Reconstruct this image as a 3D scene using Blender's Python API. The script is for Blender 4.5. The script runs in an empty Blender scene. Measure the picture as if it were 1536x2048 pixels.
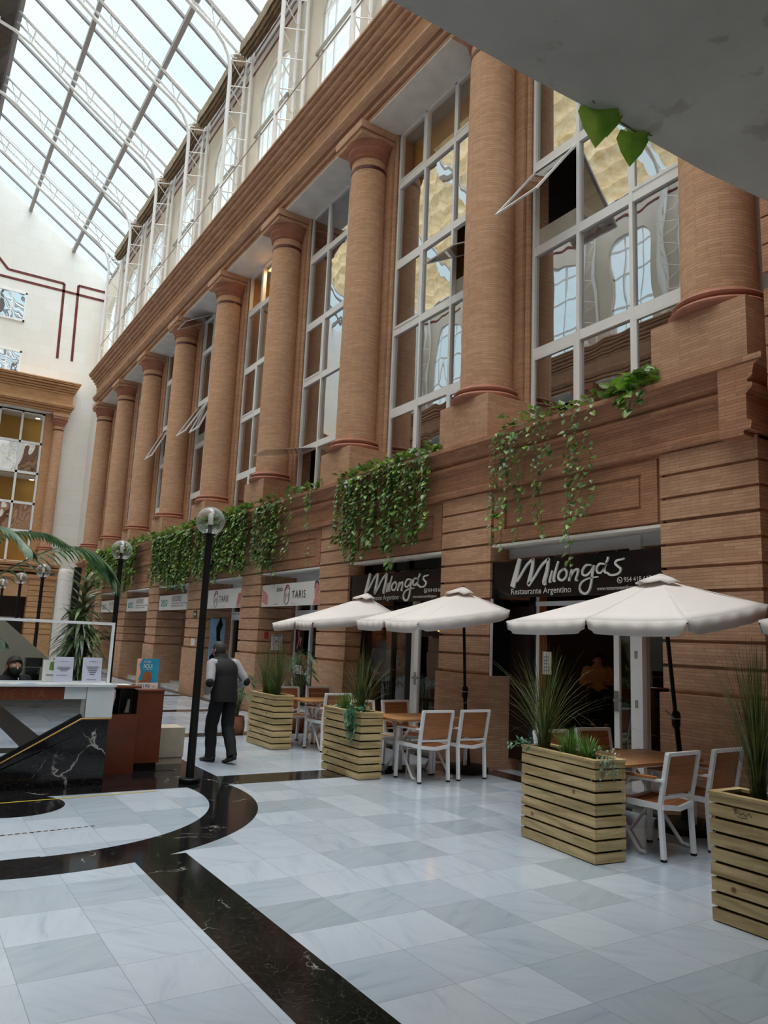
import bpy, bmesh, math, random
from math import sin, cos, pi, radians, sqrt, atan2
from mathutils import Vector, Matrix, noise

sc = bpy.context.scene
COL = sc.collection
random.seed(7)

# ------------------------------------------------------------------ camera
YAW, PITCH, ROLL, FPX = 0.56239626, 0.16789882, 0.04286011, 1520.9
cf = Vector((sin(YAW)*cos(PITCH), cos(YAW)*cos(PITCH), sin(PITCH)))
cr = Vector((cos(YAW), -sin(YAW), 0)); cu = cr.cross(cf)
r2 = cos(ROLL)*cr + sin(ROLL)*cu
u2 = -sin(ROLL)*cr + cos(ROLL)*cu
cam_d = bpy.data.cameras.new('camera'); cam = bpy.data.objects.new('camera', cam_d); COL.objects.link(cam)
mw = Matrix(((r2.x, u2.x, -cf.x, 0), (r2.y, u2.y, -cf.y, 0), (r2.z, u2.z, -cf.z, 1.7), (0, 0, 0, 1)))
cam.matrix_world = mw
cam_d.sensor_fit = 'VERTICAL'; cam_d.sensor_height = 36.0; cam_d.lens = FPX/2048*36.0
cam_d.clip_start = 0.05; cam_d.clip_end = 300
sc.camera = cam

# ------------------------------------------------------------------ view + world
sc.view_settings.view_transform = 'Standard'; sc.view_settings.look = 'None'
sc.view_settings.gamma = 1.0; sc.view_settings.use_curve_mapping = False
sc.view_settings.exposure = 0.0
sc.cycles.max_bounces = 10; sc.cycles.diffuse_bounces = 5; sc.cycles.glossy_bounces = 4
sc.cycles.transparent_max_bounces = 16; sc.cycles.caustics_reflective = False; sc.cycles.caustics_refractive = False
sc.cycles.sample_clamp_indirect = 6.0
W = bpy.data.worlds.new('world'); sc.world = W; W.use_nodes = True
wn, wl = W.node_tree.nodes, W.node_tree.links
wn.clear()
wo = wn.new('ShaderNodeOutputWorld'); wb = wn.new('ShaderNodeBackground')
tc = wn.new('ShaderNodeTexCoord'); sx = wn.new('ShaderNodeSeparateXYZ')
mr = wn.new('ShaderNodeMapRange'); mr.interpolation_type = 'SMOOTHSTEP'
mr.inputs['From Min'].default_value = 0.72; mr.inputs['From Max'].default_value = 0.98
mr.inputs['To Min'].default_value = 1.32; mr.inputs['To Max'].default_value = 13.5
nz = wn.new('ShaderNodeTexNoise'); nz.inputs['Scale'].default_value = 2.2; nz.inputs['Detail'].default_value = 3
cr_ = wn.new('ShaderNodeValToRGB')
cr_.color_ramp.elements[0].position = 0.38; cr_.color_ramp.elements[0].color = (0.62, 0.84, 0.90, 1)
cr_.color_ramp.elements[1].position = 0.62; cr_.color_ramp.elements[1].color = (0.84, 0.93, 0.95, 1)
wl.new(tc.outputs['Generated'], sx.inputs[0]); wl.new(sx.outputs['Z'], mr.inputs['Value'])
wl.new(tc.outputs['Generated'], nz.inputs['Vector']); wl.new(nz.outputs['Fac'], cr_.inputs['Fac'])
m2_ = wn.new('ShaderNodeMapRange'); m2_.inputs['From Min'].default_value = 0.70; m2_.inputs['From Max'].default_value = 0.9
wl.new(sx.outputs['Z'], m2_.inputs['Value'])
mxw = wn.new('ShaderNodeMixRGB'); mxw.inputs[2].default_value = (0.97, 0.975, 0.97, 1)
wl.new(m2_.outputs['Result'], mxw.inputs[0]); wl.new(cr_.outputs['Color'], mxw.inputs[1])
wl.new(mxw.outputs[0], wb.inputs['Color']); wl.new(mr.outputs['Result'], wb.inputs['Strength'])
wl.new(wb.outputs[0], wo.inputs[0])

# ------------------------------------------------------------------ materials
def lin(c):
    c /= 255.0
    return c/12.92 if c <= 0.04045 else ((c+0.055)/1.055)**2.4
def rgb(r, g, b): return (lin(r), lin(g), lin(b), 1)
MATS = {}
class NT:
    def __init__(s, name):
        s.m = bpy.data.materials.new(name); s.m.use_nodes = True
        s.n, s.l = s.m.node_tree.nodes, s.m.node_tree.links
        s.b = s.n['Principled BSDF']; s.out = s.n['Material Output']
        MATS[name] = s.m
    def new(s, t, **k):
        x = s.n.new('ShaderNode'+t)
        for a, v in k.items(): setattr(x, a, v)
        return x
    def link(s, a, b): s.l.new(a, b)
    def math(s, op, a, b=None, clamp=False):
        x = s.new('Math', operation=op); x.use_clamp = clamp
        for i, v in enumerate((a, b)):
            if v is None: continue
            if isinstance(v, (int, float)): x.inputs[i].default_value = v
            else: s.link(v, x.inputs[i])
        return x.outputs[0]
    def ramp(s, fac, stops):
        x = s.new('ValToRGB'); e = x.color_ramp.elements
        while len(e) < len(stops): e.new(0.5)
        for i, (p, c) in enumerate(stops): e[i].position = p; e[i].color = c
        s.link(fac, x.inputs['Fac']); return x.outputs['Color']
    def noise(s, vec, scale, detail=4, rough=0.55, dist=0.0):
        x = s.new('TexNoise'); x.inputs['Scale'].default_value = scale; x.inputs['Detail'].default_value = detail
        x.inputs['Roughness'].default_value = rough; x.inputs['Distortion'].default_value = dist
        if vec is not None: s.link(vec, x.inputs['Vector'])
        return x.outputs['Fac']
    def mix(s, fac, a, b, mode='MIX'):
        x = s.new('MixRGB', blend_type=mode)
        for i, v in enumerate((fac, a, b)):
            if isinstance(v, (int, float)): x.inputs[i].default_value = v
            elif isinstance(v, tuple): x.inputs[i].default_value = v
            else: s.link(v, x.inputs[i])
        return x.outputs[0]
    def bump(s, h, strength=0.3, dist=0.01):
        x = s.new('Bump'); x.inputs['Strength'].default_value = strength; x.inputs['Distance'].default_value = dist
        s.link(h, x.inputs['Height']); s.link(x.outputs[0], s.b.inputs['Normal'])
    def obj(s): return s.new('TexCoord').outputs['Object']

def plain(name, col, rough=0.6, metal=0.0, spec=0.5, var=0.06, scale=6.0):
    t = NT(name); o = t.obj(); f = t.noise(o, scale, 3)
    a = tuple(max(0, c*(1-var)) for c in col[:3])+(1,); b = tuple(min(1, c*(1+var)) for c in col[:3])+(1,)
    t.link(t.ramp(f, [(0.3, a), (0.7, b)]), t.b.inputs['Base Color'])
    t.b.inputs['Roughness'].default_value = rough; t.b.inputs['Metallic'].default_value = metal
    t.b.inputs['Specular IOR Level'].default_value = spec
    return t.m

def emis(name, col, st):
    t = NT(name); t.b.inputs['Base Color'].default_value = col
    t.b.inputs['Emission Color'].default_value = col; t.b.inputs['Emission Strength'].default_value = st
    return t.m

def brick(name, c1, c2, mortar, kind='wall', rad=0.4, bw=0.25, bh=0.036, stain=0.35):
    t = NT(name); o = t.obj(); sp = t.new('SeparateXYZ'); t.link(o, sp.inputs[0])
    cb = t.new('CombineXYZ')
    if kind == 'wall':
        u = t.math('ADD', sp.outputs[0], sp.outputs[1])
    else:
        u = t.math('MULTIPLY', t.math('ARCTAN2', sp.outputs[1], sp.outputs[0]), rad)
    t.link(u, cb.inputs[0]); t.link(sp.outputs[2], cb.inputs[1])
    bt = t.new('TexBrick'); bt.offset = 0.5; bt.squash = 1.0
    bt.inputs['Scale'].default_value = 1.0; bt.inputs['Brick Width'].default_value = bw; bt.inputs['Row Height'].default_value = bh
    bt.inputs['Mortar Size'].default_value = 0.0035; bt.inputs['Mortar Smooth'].default_value = 0.3; bt.inputs['Bias'].default_value = 0.0
    bt.inputs['Color1'].default_value = c1; bt.inputs['Color2'].default_value = c2; bt.inputs['Mortar'].default_value = mortar
    t.link(cb.outputs[0], bt.inputs['Vector'])
    n1 = t.noise(o, 0.9, 5); n2 = t.noise(o, 9.0, 3)
    c = t.mix(0.55, bt.outputs['Color'], t.ramp(n1, [(0.3, (0.74, 0.70, 0.68, 1)), (0.7, (1.08, 1.07, 1.06, 1))]), 'MULTIPLY')
    c = t.mix(0.25, c, t.ramp(n2, [(0.3, (0.7, 0.66, 0.62, 1)), (0.7, (1.15, 1.12, 1.1, 1))]), 'MULTIPLY')
    t.link(c, t.b.inputs['Base Color'])
    t.b.inputs['Roughness'].default_value = 0.82; t.b.inputs['Specular IOR Level'].default_value = 0.25
    t.bump(t.math('SUBTRACT', 1.0, bt.outputs['Fac']), 0.35, 0.004)
    return t.m

brick('brick', rgb(208, 168, 138), rgb(190, 148, 120), rgb(166, 132, 108))
brick('brick_dark', rgb(190, 142, 112), rgb(172, 124, 98), rgb(146, 108, 88))
brick('brick_round', rgb(214, 173, 142), rgb(198, 155, 125), rgb(176, 140, 114), kind='round')
brick('brick_light', rgb(216, 172, 130), rgb(202, 156, 114), rgb(168, 130, 98))
plain('terracotta', rgb(162, 106, 84), 0.75, var=0.14, scale=5)
plain('band_glaze', rgb(92, 40, 36), 0.3, var=0.25, scale=9)
plain('soffit', rgb(232, 228, 222), 0.85, var=0.08, scale=3)

def plaster():
    t = NT('slab_plaster'); o = t.obj()
    n = t.noise(o, 1.4, 6, 0.6); n2 = t.noise(o, 4.2, 3)
    c = t.ramp(n, [(0.3, rgb(176, 170, 160)), (0.7, rgb(196, 190, 180))])
    spot = t.ramp(n2, [(0.62, (1, 1, 1, 1)), (0.68, (0.80, 0.76, 0.73, 1))])
    c = t.mix(1.0, c, spot, 'MULTIPLY')
    t.link(c, t.b.inputs['Base Color']); t.b.inputs['Roughness'].default_value = 0.9
    t.bump(n2, 0.2, 0.01)
plaster()

def cream():
    t = NT('cream_stone'); o = t.obj(); sp = t.new('SeparateXYZ'); t.link(o, sp.inputs[0])
    cb = t.new('CombineXYZ'); t.link(t.math('ADD', sp.outputs[0], sp.outputs[1]), cb.inputs[0]); t.link(sp.outputs[2], cb.inputs[1])
    bt = t.new('TexBrick'); bt.offset = 0.5
    bt.inputs['Scale'].default_value = 1.0; bt.inputs['Brick Width'].default_value = 1.15; bt.inputs['Row Height'].default_value = 0.62
    bt.inputs['Mortar Size'].default_value = 0.006; bt.inputs['Bias'].default_value = -0.2
    bt.inputs['Color1'].default_value = rgb(236, 234, 231); bt.inputs['Color2'].default_value = rgb(232, 228, 222); bt.inputs['Mortar'].default_value = rgb(222, 216, 208)
    t.link(cb.outputs[0], bt.inputs['Vector'])
    n = t.noise(o, 0.7, 4)
    c = t.mix(0.6, bt.outputs['Color'], t.ramp(n, [(0.3, (0.95, 0.94, 0.92, 1)), (0.7, (1.0, 1.0, 1.0, 1))]), 'MULTIPLY')
    t.link(c, t.b.inputs['Base Color']); t.b.inputs['Roughness'].default_value = 0.6
cream()
plain('upper_stone_shaded', rgb(212, 204, 192), 0.7, var=0.06, scale=1.2)  # cream stone darkened: shade on the upper wall put into its colour
plain('red_stripe', rgb(104, 36, 32), 0.35, var=0.3, scale=4)
plain('white_metal', rgb(238, 239, 241), 0.35, var=0.02)
plain('window_frame', rgb(243, 243, 244), 0.4, var=0.03)
plain('grey_metal', rgb(150, 148, 142), 0.45, var=0.05)
plain('rafter', rgb(146, 140, 140), 0.5, var=0.05)
plain('black_metal', rgb(13, 13, 14), 0.5, spec=0.3, var=0.1)
plain('interior_ochre', rgb(176, 136, 68), 0.8, var=0.1, scale=1)
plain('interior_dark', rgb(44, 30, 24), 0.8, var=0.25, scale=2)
plain('ochre_blind', rgb(226, 176, 92), 0.7, var=0.06, scale=2)
plain('interior_grey', rgb(92, 84, 78), 0.8, var=0.2, scale=1)
plain('interior_ceiling', rgb(190, 182, 168), 0.85)
plain('black_panel', rgb(16, 18, 22), 0.12, var=0.1)
plain('white_panel', rgb(232, 230, 228), 0.4, var=0.02)
plain('letter_white', rgb(228, 226, 222), 0.5, var=0.02)
plain('letter_dark', rgb(52, 50, 52), 0.5)
plain('teal', rgb(36, 150, 145), 0.5)
plain('pink', rgb(216, 132, 128), 0.5, var=0.15, scale=20)
plain('crimson', rgb(168, 44, 52), 0.5)
plain('skin', rgb(190, 136, 112), 0.55, var=0.06, scale=20)
plain('canvas', rgb(226, 218, 214), 0.8, var=0.03, scale=2)
plain('mahogany', rgb(104, 50, 27), 0.32, var=0.2, scale=3)
plain('mahogany_dark', rgb(34, 18, 14), 0.4, var=0.2, scale=3)
plain('stone_box', rgb(168, 156, 140), 0.6, var=0.1)
plain('brass', rgb(150, 118, 72), 0.3, metal=0.9)
plain('yellow_tape', rgb(186, 166, 40), 0.5)
plain('cardboard_sign', rgb(206, 206, 224), 0.6, var=0.02)
plain('terrace_soil', rgb(48, 38, 30), 0.95)
plain('sheet_paper', rgb(214, 212, 208), 0.6, var=0.03)
plain('orange_paper', rgb(208, 84, 40), 0.5)
plain('poster_blue', rgb(150, 186, 222), 0.5, var=0.2, scale=3)
plain('sea_blue', rgb(30, 140, 175), 0.5, var=0.2, scale=8)
plain('sand', rgb(226, 172, 140), 0.6, var=0.1)
plain('bubble', rgb(150, 92, 62), 0.35, var=0.3, scale=20)
plain('vest_cloth', rgb(24, 20, 23), 0.8, var=0.15)
plain('sleeve_grey', rgb(158, 156, 160), 0.85, var=0.06)
plain('navy_cloth', rgb(12, 13, 22), 0.85)
plain('trouser_cloth', rgb(13, 14, 18), 0.85, var=0.15)
plain('shoe_leather', rgb(18, 15, 15), 0.4)
plain('hair_grey', rgb(50, 44, 42), 0.7, var=0.4, scale=60)
plain('hair_blond', rgb(170, 160, 140), 0.7, var=0.3, scale=60)
plain('hair_black', rgb(22, 18, 18), 0.6)
plain('mask_blue', rgb(130, 176, 190), 0.7)
plain('mask_black', rgb(20, 20, 22), 0.8)
plain('shirt_blue', rgb(132, 150, 176), 0.8)
plain('shirt_ochre', rgb(190, 140, 90), 0.8)
plain('sign_green', rgb(60, 78, 50), 0.5)
plain('awning_cloth', rgb(128, 110, 88), 0.9, var=0.25, scale=5)
plain('awning_dark', rgb(70, 62, 58), 0.95, var=0.2, scale=5)
plain('pot_clay', rgb(140, 88, 64), 0.6, var=0.2, scale=8)
plain('marble_grey', rgb(206, 212, 214), 0.25, var=0.06, scale=3)
plain('printed_grey', rgb(110, 108, 120), 0.6)
plain('pink_cloth', rgb(205, 150, 165), 0.8)
plain('steel', rgb(175, 175, 178), 0.3, metal=0.8)
plain('ramp_grey', rgb(150, 144, 132), 0.8)

def leafm(name, a, b, c, rough=0.4):
    t = NT(name); o = t.obj(); f = t.noise(o, 5.0, 3, 0.6)
    t.link(t.ramp(f, [(0.32, a), (0.5, b), (0.68, c)]), t.b.inputs['Base Color'])
    t.b.inputs['Roughness'].default_value = rough
    tr = t.new('BsdfTranslucent'); t.link(t.ramp(f, [(0.3, b), (0.7, c)]), tr.inputs['Color'])
    mx = t.new('MixShader'); mx.inputs[0].default_value = 0.22
    t.link(t.b.outputs[0], mx.inputs[1]); t.link(tr.outputs[0], mx.inputs[2]); t.link(mx.outputs[0], t.out.inputs[0])
leafm('pothos_leaf', rgb(46, 78, 38), rgb(84, 122, 56), rgb(142, 164, 74), 0.35)
leafm('pothos_bright', rgb(78, 138, 30), rgb(112, 172, 50), rgb(168, 196, 84), 0.35)
leafm('grass_leaf', rgb(44, 62, 30), rgb(72, 88, 40), rgb(122, 116, 56), 0.5)
leafm('fern_leaf', rgb(60, 98, 40), rgb(92, 134, 56), rgb(130, 166, 84), 0.5)
leafm('palm_leaf', rgb(34, 62, 40), rgb(58, 92, 58), rgb(96, 128, 84), 0.4)
leafm('dracaena_leaf', rgb(40, 62, 36), rgb(66, 92, 52), rgb(150, 160, 110), 0.4)
leafm('ivy_leaf', rgb(38, 84, 58), rgb(64, 116, 86), rgb(140, 172, 140), 0.45)
leafm('succulent', rgb(110, 142, 124), rgb(136, 164, 146), rgb(168, 190, 172), 0.6)
plain('stem_brown', rgb(104, 96, 60), 0.8)

def wood(name, a, b, axis='x', plank=0.0, rough=0.55, knots=True):
    t = NT(name); o = t.obj(); sp = t.new('SeparateXYZ'); t.link(o, sp.inputs[0])
    mp = t.new('Mapping'); t.link(o, mp.inputs['Vector'])
    s = {'x': (1.2, 14, 14), 'y': (14, 1.2, 14), 'xy': (2.2, 2.2, 22), 'z': (14, 14, 1.2)}[axis]
    mp.inputs['Scale'].default_value = s
    vec = mp.outputs[0]
    if plank:
        cell = t.math('FLOOR', t.math('DIVIDE', sp.outputs[2], plank))
        wnz = t.new('TexWhiteNoise', noise_dimensions='1D'); t.link(cell, wnz.inputs['W'])
        ad = t.new('VectorMath', operation='ADD'); t.link(vec, ad.inputs[0])
        sc_ = t.new('VectorMath', operation='SCALE'); t.link(wnz.outputs['Color'], sc_.inputs[0]); sc_.inputs['Scale'].default_value = 20
        t.link(sc_.outputs[0], ad.inputs[1]); vec = ad.outputs[0]
    f = t.noise(vec, 1.0, 6, 0.6, 0.6)
    c = t.ramp(f, [(0.3, a), (0.7, b)])
    if plank:
        c = t.mix(0.35, c, t.ramp(wnz.outputs['Value'], [(0.0, (0.72, 0.78, 0.66, 1)), (1.0, (1.15, 1.06, 0.98, 1))]), 'MULTIPLY')
    if knots:
        v = t.new('TexVoronoi'); v.inputs['Scale'].default_value = 5.0; t.link(o, v.inputs['Vector'])
        c = t.mix(1.0, c, t.ramp(v.outputs['Distance'], [(0.06, (0.36, 0.24, 0.15, 1)), (0.13, (1, 1, 1, 1))]), 'MULTIPLY')
    t.link(c, t.b.inputs['Base Color']); t.b.inputs['Roughness'].default_value = rough
    t.bump(f, 0.15, 0.003)
wood('pine', rgb(146, 124, 80), rgb(212, 188, 140), 'xy', plank=0.0924)
wood('teak', rgb(150, 92, 54), rgb(184, 122, 76), 'x', knots=False, rough=0.5)
wood('table_wood', rgb(152, 104, 62), rgb(186, 136, 88), 'x', knots=False, rough=0.4)

def marble_white():
    t = NT('marble_tile'); o = t.obj(); sp = t.new('SeparateXYZ'); t.link(o, sp.inputs[0])
    TS = 0.48
    ux = t.math('DIVIDE', t.math('SUBTRACT', sp.outputs[0], 2.16), TS); uy = t.math('DIVIDE', t.math('SUBTRACT', sp.outputs[1], 4.27), TS)
    cx, cy = t.math('FLOOR', ux), t.math('FLOOR', uy)
    fx, fy = t.math('FRACT', ux), t.math('FRACT', uy)
    cc = t.new('CombineXYZ'); t.link(cx, cc.inputs[0]); t.link(cy, cc.inputs[1])
    wn_ = t.new('TexWhiteNoise', noise_dimensions='2D'); t.link(cc.outputs[0], wn_.inputs['Vector'])
    # veins: rotate and shift the noise for every tile
    off = t.new('VectorMath', operation='SCALE'); t.link(wn_.outputs['Color'], off.inputs[0]); off.inputs['Scale'].default_value = 37
    ad = t.new('VectorMath', operation='ADD'); t.link(o, ad.inputs[0]); t.link(off.outputs[0], ad.inputs[1])
    rot = t.new('VectorRotate', rotation_type='Z_AXIS'); t.link(ad.outputs[0], rot.inputs['Vector'])
    t.link(t.math('MULTIPLY', t.math('ROUND', t.math('MULTIPLY', wn_.outputs['Value'], 3)), 0.9), rot.inputs['Angle'])
    mp = t.new('Mapping'); mp.inputs['Scale'].default_value = (1.0, 5.5, 1); t.link(rot.outputs[0], mp.inputs['Vector'])
    f = t.noise(mp.outputs[0], 1.7, 7, 0.62, 0.7)
    base = t.ramp(wn_.outputs['Value'], [(0.0, rgb(158, 168, 179)), (0.5, rgb(178, 186, 196)), (0.78, rgb(172, 179, 189)), (0.86, rgb(148, 159, 167)), (1.0, rgb(162, 171, 180))])
    vein = t.ramp(f, [(0.30, (0.82, 0.85, 0.87, 1)), (0.44, (0.97, 0.98, 0.98, 1)), (0.60, (1.03, 1.03, 1.03, 1)), (0.74, (0.93, 0.94, 0.95, 1))])
    c = t.mix(1.0, base, vein, 'MULTIPLY')
    ex = t.math('MINIMUM', fx, t.math('SUBTRACT', 1.0, fx)); ey = t.math('MINIMUM', fy, t.math('SUBTRACT', 1.0, fy))
    e = t.math('LESS_THAN', t.math('MINIMUM', ex, ey), 0.0042)
    c = t.mix(t.math('MULTIPLY', e, 0.5), c, rgb(96, 98, 100))
    t.link(c, t.b.inputs['Base Color'])
    t.b.inputs['Roughness'].default_value = 0.13; t.b.inputs['Specular IOR Level'].default_value = 0.5
    t.link(t.ramp(t.noise(o, 3, 3), [(0.3, (0.09,)*3+(1,)), (0.7, (0.2,)*3+(1,))]), t.b.inputs['Roughness'])
marble_white()

def marble_black(name, big=False):
    t = NT(name); o = t.obj()
    w = t.noise(o, 1.6, 4, 0.6)
    ad = t.new('VectorMath', operation='MULTIPLY_ADD'); 
    nzc = t.new('TexNoise'); nzc.inputs['Scale'].default_value = 3.0; nzc.inputs['Detail'].default_value = 5; t.link(o, nzc.inputs['Vector'])
    t.link(nzc.outputs['Color'], ad.inputs[0]); ad.inputs[1].default_value = (0.45, 0.45, 0.45); t.link(o, ad.inputs[2])
    v = t.new('TexVoronoi', feature='DISTANCE_TO_EDGE'); v.inputs['Scale'].default_value = 1.5 if big else 1.9
    t.link(ad.outputs[0], v.inputs['Vector'])
    veins = t.ramp(v.outputs['Distance'], [(0.0, (1, 1, 1, 1)), (0.018 if big else 0.011, (0, 0, 0, 1))])
    mask = t.ramp(w, [(0.5 if big else 0.54, (0, 0, 0, 1)), (0.6 if big else 0.66, (1, 1, 1, 1))])
    fac = t.math('MULTIPLY', veins, mask)
    v2 = t.new('TexVoronoi', feature='DISTANCE_TO_EDGE'); v2.inputs['Scale'].default_value = 16; t.link(ad.outputs[0], v2.inputs['Vector'])
    fine = t.ramp(v2.outputs['Distance'], [(0.0, (0.22,)*3+(1,)), (0.02, (0, 0, 0, 1))])
    fac2 = t.math('MULTIPLY', fine, t.noise(o, 7, 3))
    c = t.ramp(t.noise(o, 2.2, 4), [(0.3, rgb(11, 11, 14)), (0.7, rgb(28, 25, 26))])
    c = t.mix(fac2, c, rgb(190, 186, 180)); c = t.mix(t.math('MULTIPLY', fac, 0.85), c, rgb(214, 208, 200))
    t.link(c, t.b.inputs['Base Color']); t.b.inputs['Roughness'].default_value = 0.1
    t.b.inputs['Specular IOR Level'].default_value = 0.45
marble_black('marble_black'); marble_black('marble_black_bold', True)

def glass(name, tint, refl, wavy=0.0, rough=0.0, base_refl=None):
    t = NT(name); t.n.remove(t.b)
    g = t.new('BsdfGlossy'); g.inputs['Roughness'].default_value = rough; g.inputs['Color'].default_value = (0.95, 0.97, 1, 1)
    tr = t.new('BsdfTransparent'); tr.inputs['Color'].default_value = tint
    mx = t.new('MixShader'); lw = t.new('LayerWeight'); lw.inputs['Blend'].default_value = 0.5
    f = t.math('ADD', t.math('MULTIPLY', t.math('POWER', lw.outputs['Facing'], 4.0), 0.45 if refl > 0 else 0.0), refl, True)
    t.link(f, mx.inputs[0]); t.link(tr.outputs[0], mx.inputs[1]); t.link(g.outputs[0], mx.inputs[2]); t.link(mx.outputs[0], t.out.inputs[0])
    if wavy:
        o = t.obj(); mp = t.new('Mapping'); mp.inputs['Scale'].default_value = (1, 1.5, 0.75); t.link(o, mp.inputs['Vector'])
        h = t.noise(mp.outputs[0], 1.3, 1, 0.4)
        b = t.new('Bump'); b.inputs['Strength'].default_value = wavy; b.inputs['Distance'].default_value = 0.06
        t.link(h, b.inputs['Height']); t.link(b.outputs[0], g.inputs['Normal'])
glass('roof_glass', (0.93, 0.98, 1.0, 1), 0.0)
glass('window_glass', (0.30, 0.28, 0.27, 1), 0.5, 0.055)
glass('sash_glass', (0.30, 0.28, 0.27, 1), 0.46, 0.0)
glass('shop_glass', (0.75, 0.72, 0.68, 1), 0.12, 0.04)
glass('clear_glass', (0.97, 0.99, 0.99, 1), 0.02)
glass('stair_glass', (0.35, 0.38, 0.37, 1), 0.8)
glass('amber_glass', (0.9, 0.88, 0.84, 1), 0.10, 0.03)
glass('arch_glass', (0.95, 0.98, 1.0, 1), 0.05)
def globe():
    t = NT('globe_glass'); t.n.remove(t.b)
    g = t.new('BsdfGlossy'); g.inputs['Roughness'].default_value = 0.02
    df = t.new('BsdfTransparent'); df.inputs['Color'].default_value = (0.86, 0.87, 0.87, 1)
    d2 = t.new('BsdfDiffuse'); d2.inputs['Color'].default_value = (0.85, 0.87, 0.88, 1)
    lw = t.new('LayerWeight'); lw.inputs['Blend'].default_value = 0.35
    m1 = t.new('MixShader'); t.link(t.math('MULTIPLY', lw.outputs['Facing'], 0.45), m1.inputs[0]); t.link(df.outputs[0], m1.inputs[1]); t.link(d2.outputs[0], m1.inputs[2])
    m2 = t.new('MixShader'); t.link(t.math('ADD', t.math('MULTIPLY', lw.outputs['Fresnel'], 0.28), 0.03), m2.inputs[0]); t.link(m1.outputs[0], m2.inputs[1]); t.link(g.outputs[0], m2.inputs[2])
    t.link(m2.outputs[0], t.out.inputs[0])
globe()
def quilt():
    t = NT('quilted_cloth'); o = t.obj(); n = t.noise(o, 3, 4)
    col = t.ramp(n, [(0.3, rgb(190, 160, 112)), (0.7, rgb(226, 208, 172))])
    t.link(col, t.b.inputs['Base Color']); t.b.inputs['Roughness'].default_value = 0.9
    tr = t.new('BsdfTranslucent'); t.link(col, tr.inputs['Color'])
    mx = t.new('MixShader'); mx.inputs[0].default_value = 0.5
    t.link(t.b.outputs[0], mx.inputs[1]); t.link(tr.outputs[0], mx.inputs[2]); t.link(mx.outputs[0], t.out.inputs[0])
quilt()
def canvas_tr():
    m = MATS['canvas']; n, l = m.node_tree.nodes, m.node_tree.links
    b = n['Principled BSDF']; out = n['Material Output']
    tr = n.new('ShaderNodeBsdfTranslucent'); tr.inputs['Color'].default_value = rgb(224, 206, 186)
    mx = n.new('ShaderNodeMixShader'); mx.inputs[0].default_value = 0.12
    l.new(b.outputs[0], mx.inputs[1]); l.new(tr.outputs[0], mx.inputs[2]); l.new(mx.outputs[0], out.inputs[0])
canvas_tr()
emis('lamp_warm', (1.0, 0.72, 0.3, 1), 2.5)
emis('lamp_orange', (1.0, 0.42, 0.08, 1), 2.2)
emis('lamp_white', (1.0, 0.97, 0.88, 1), 9.0)

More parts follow.
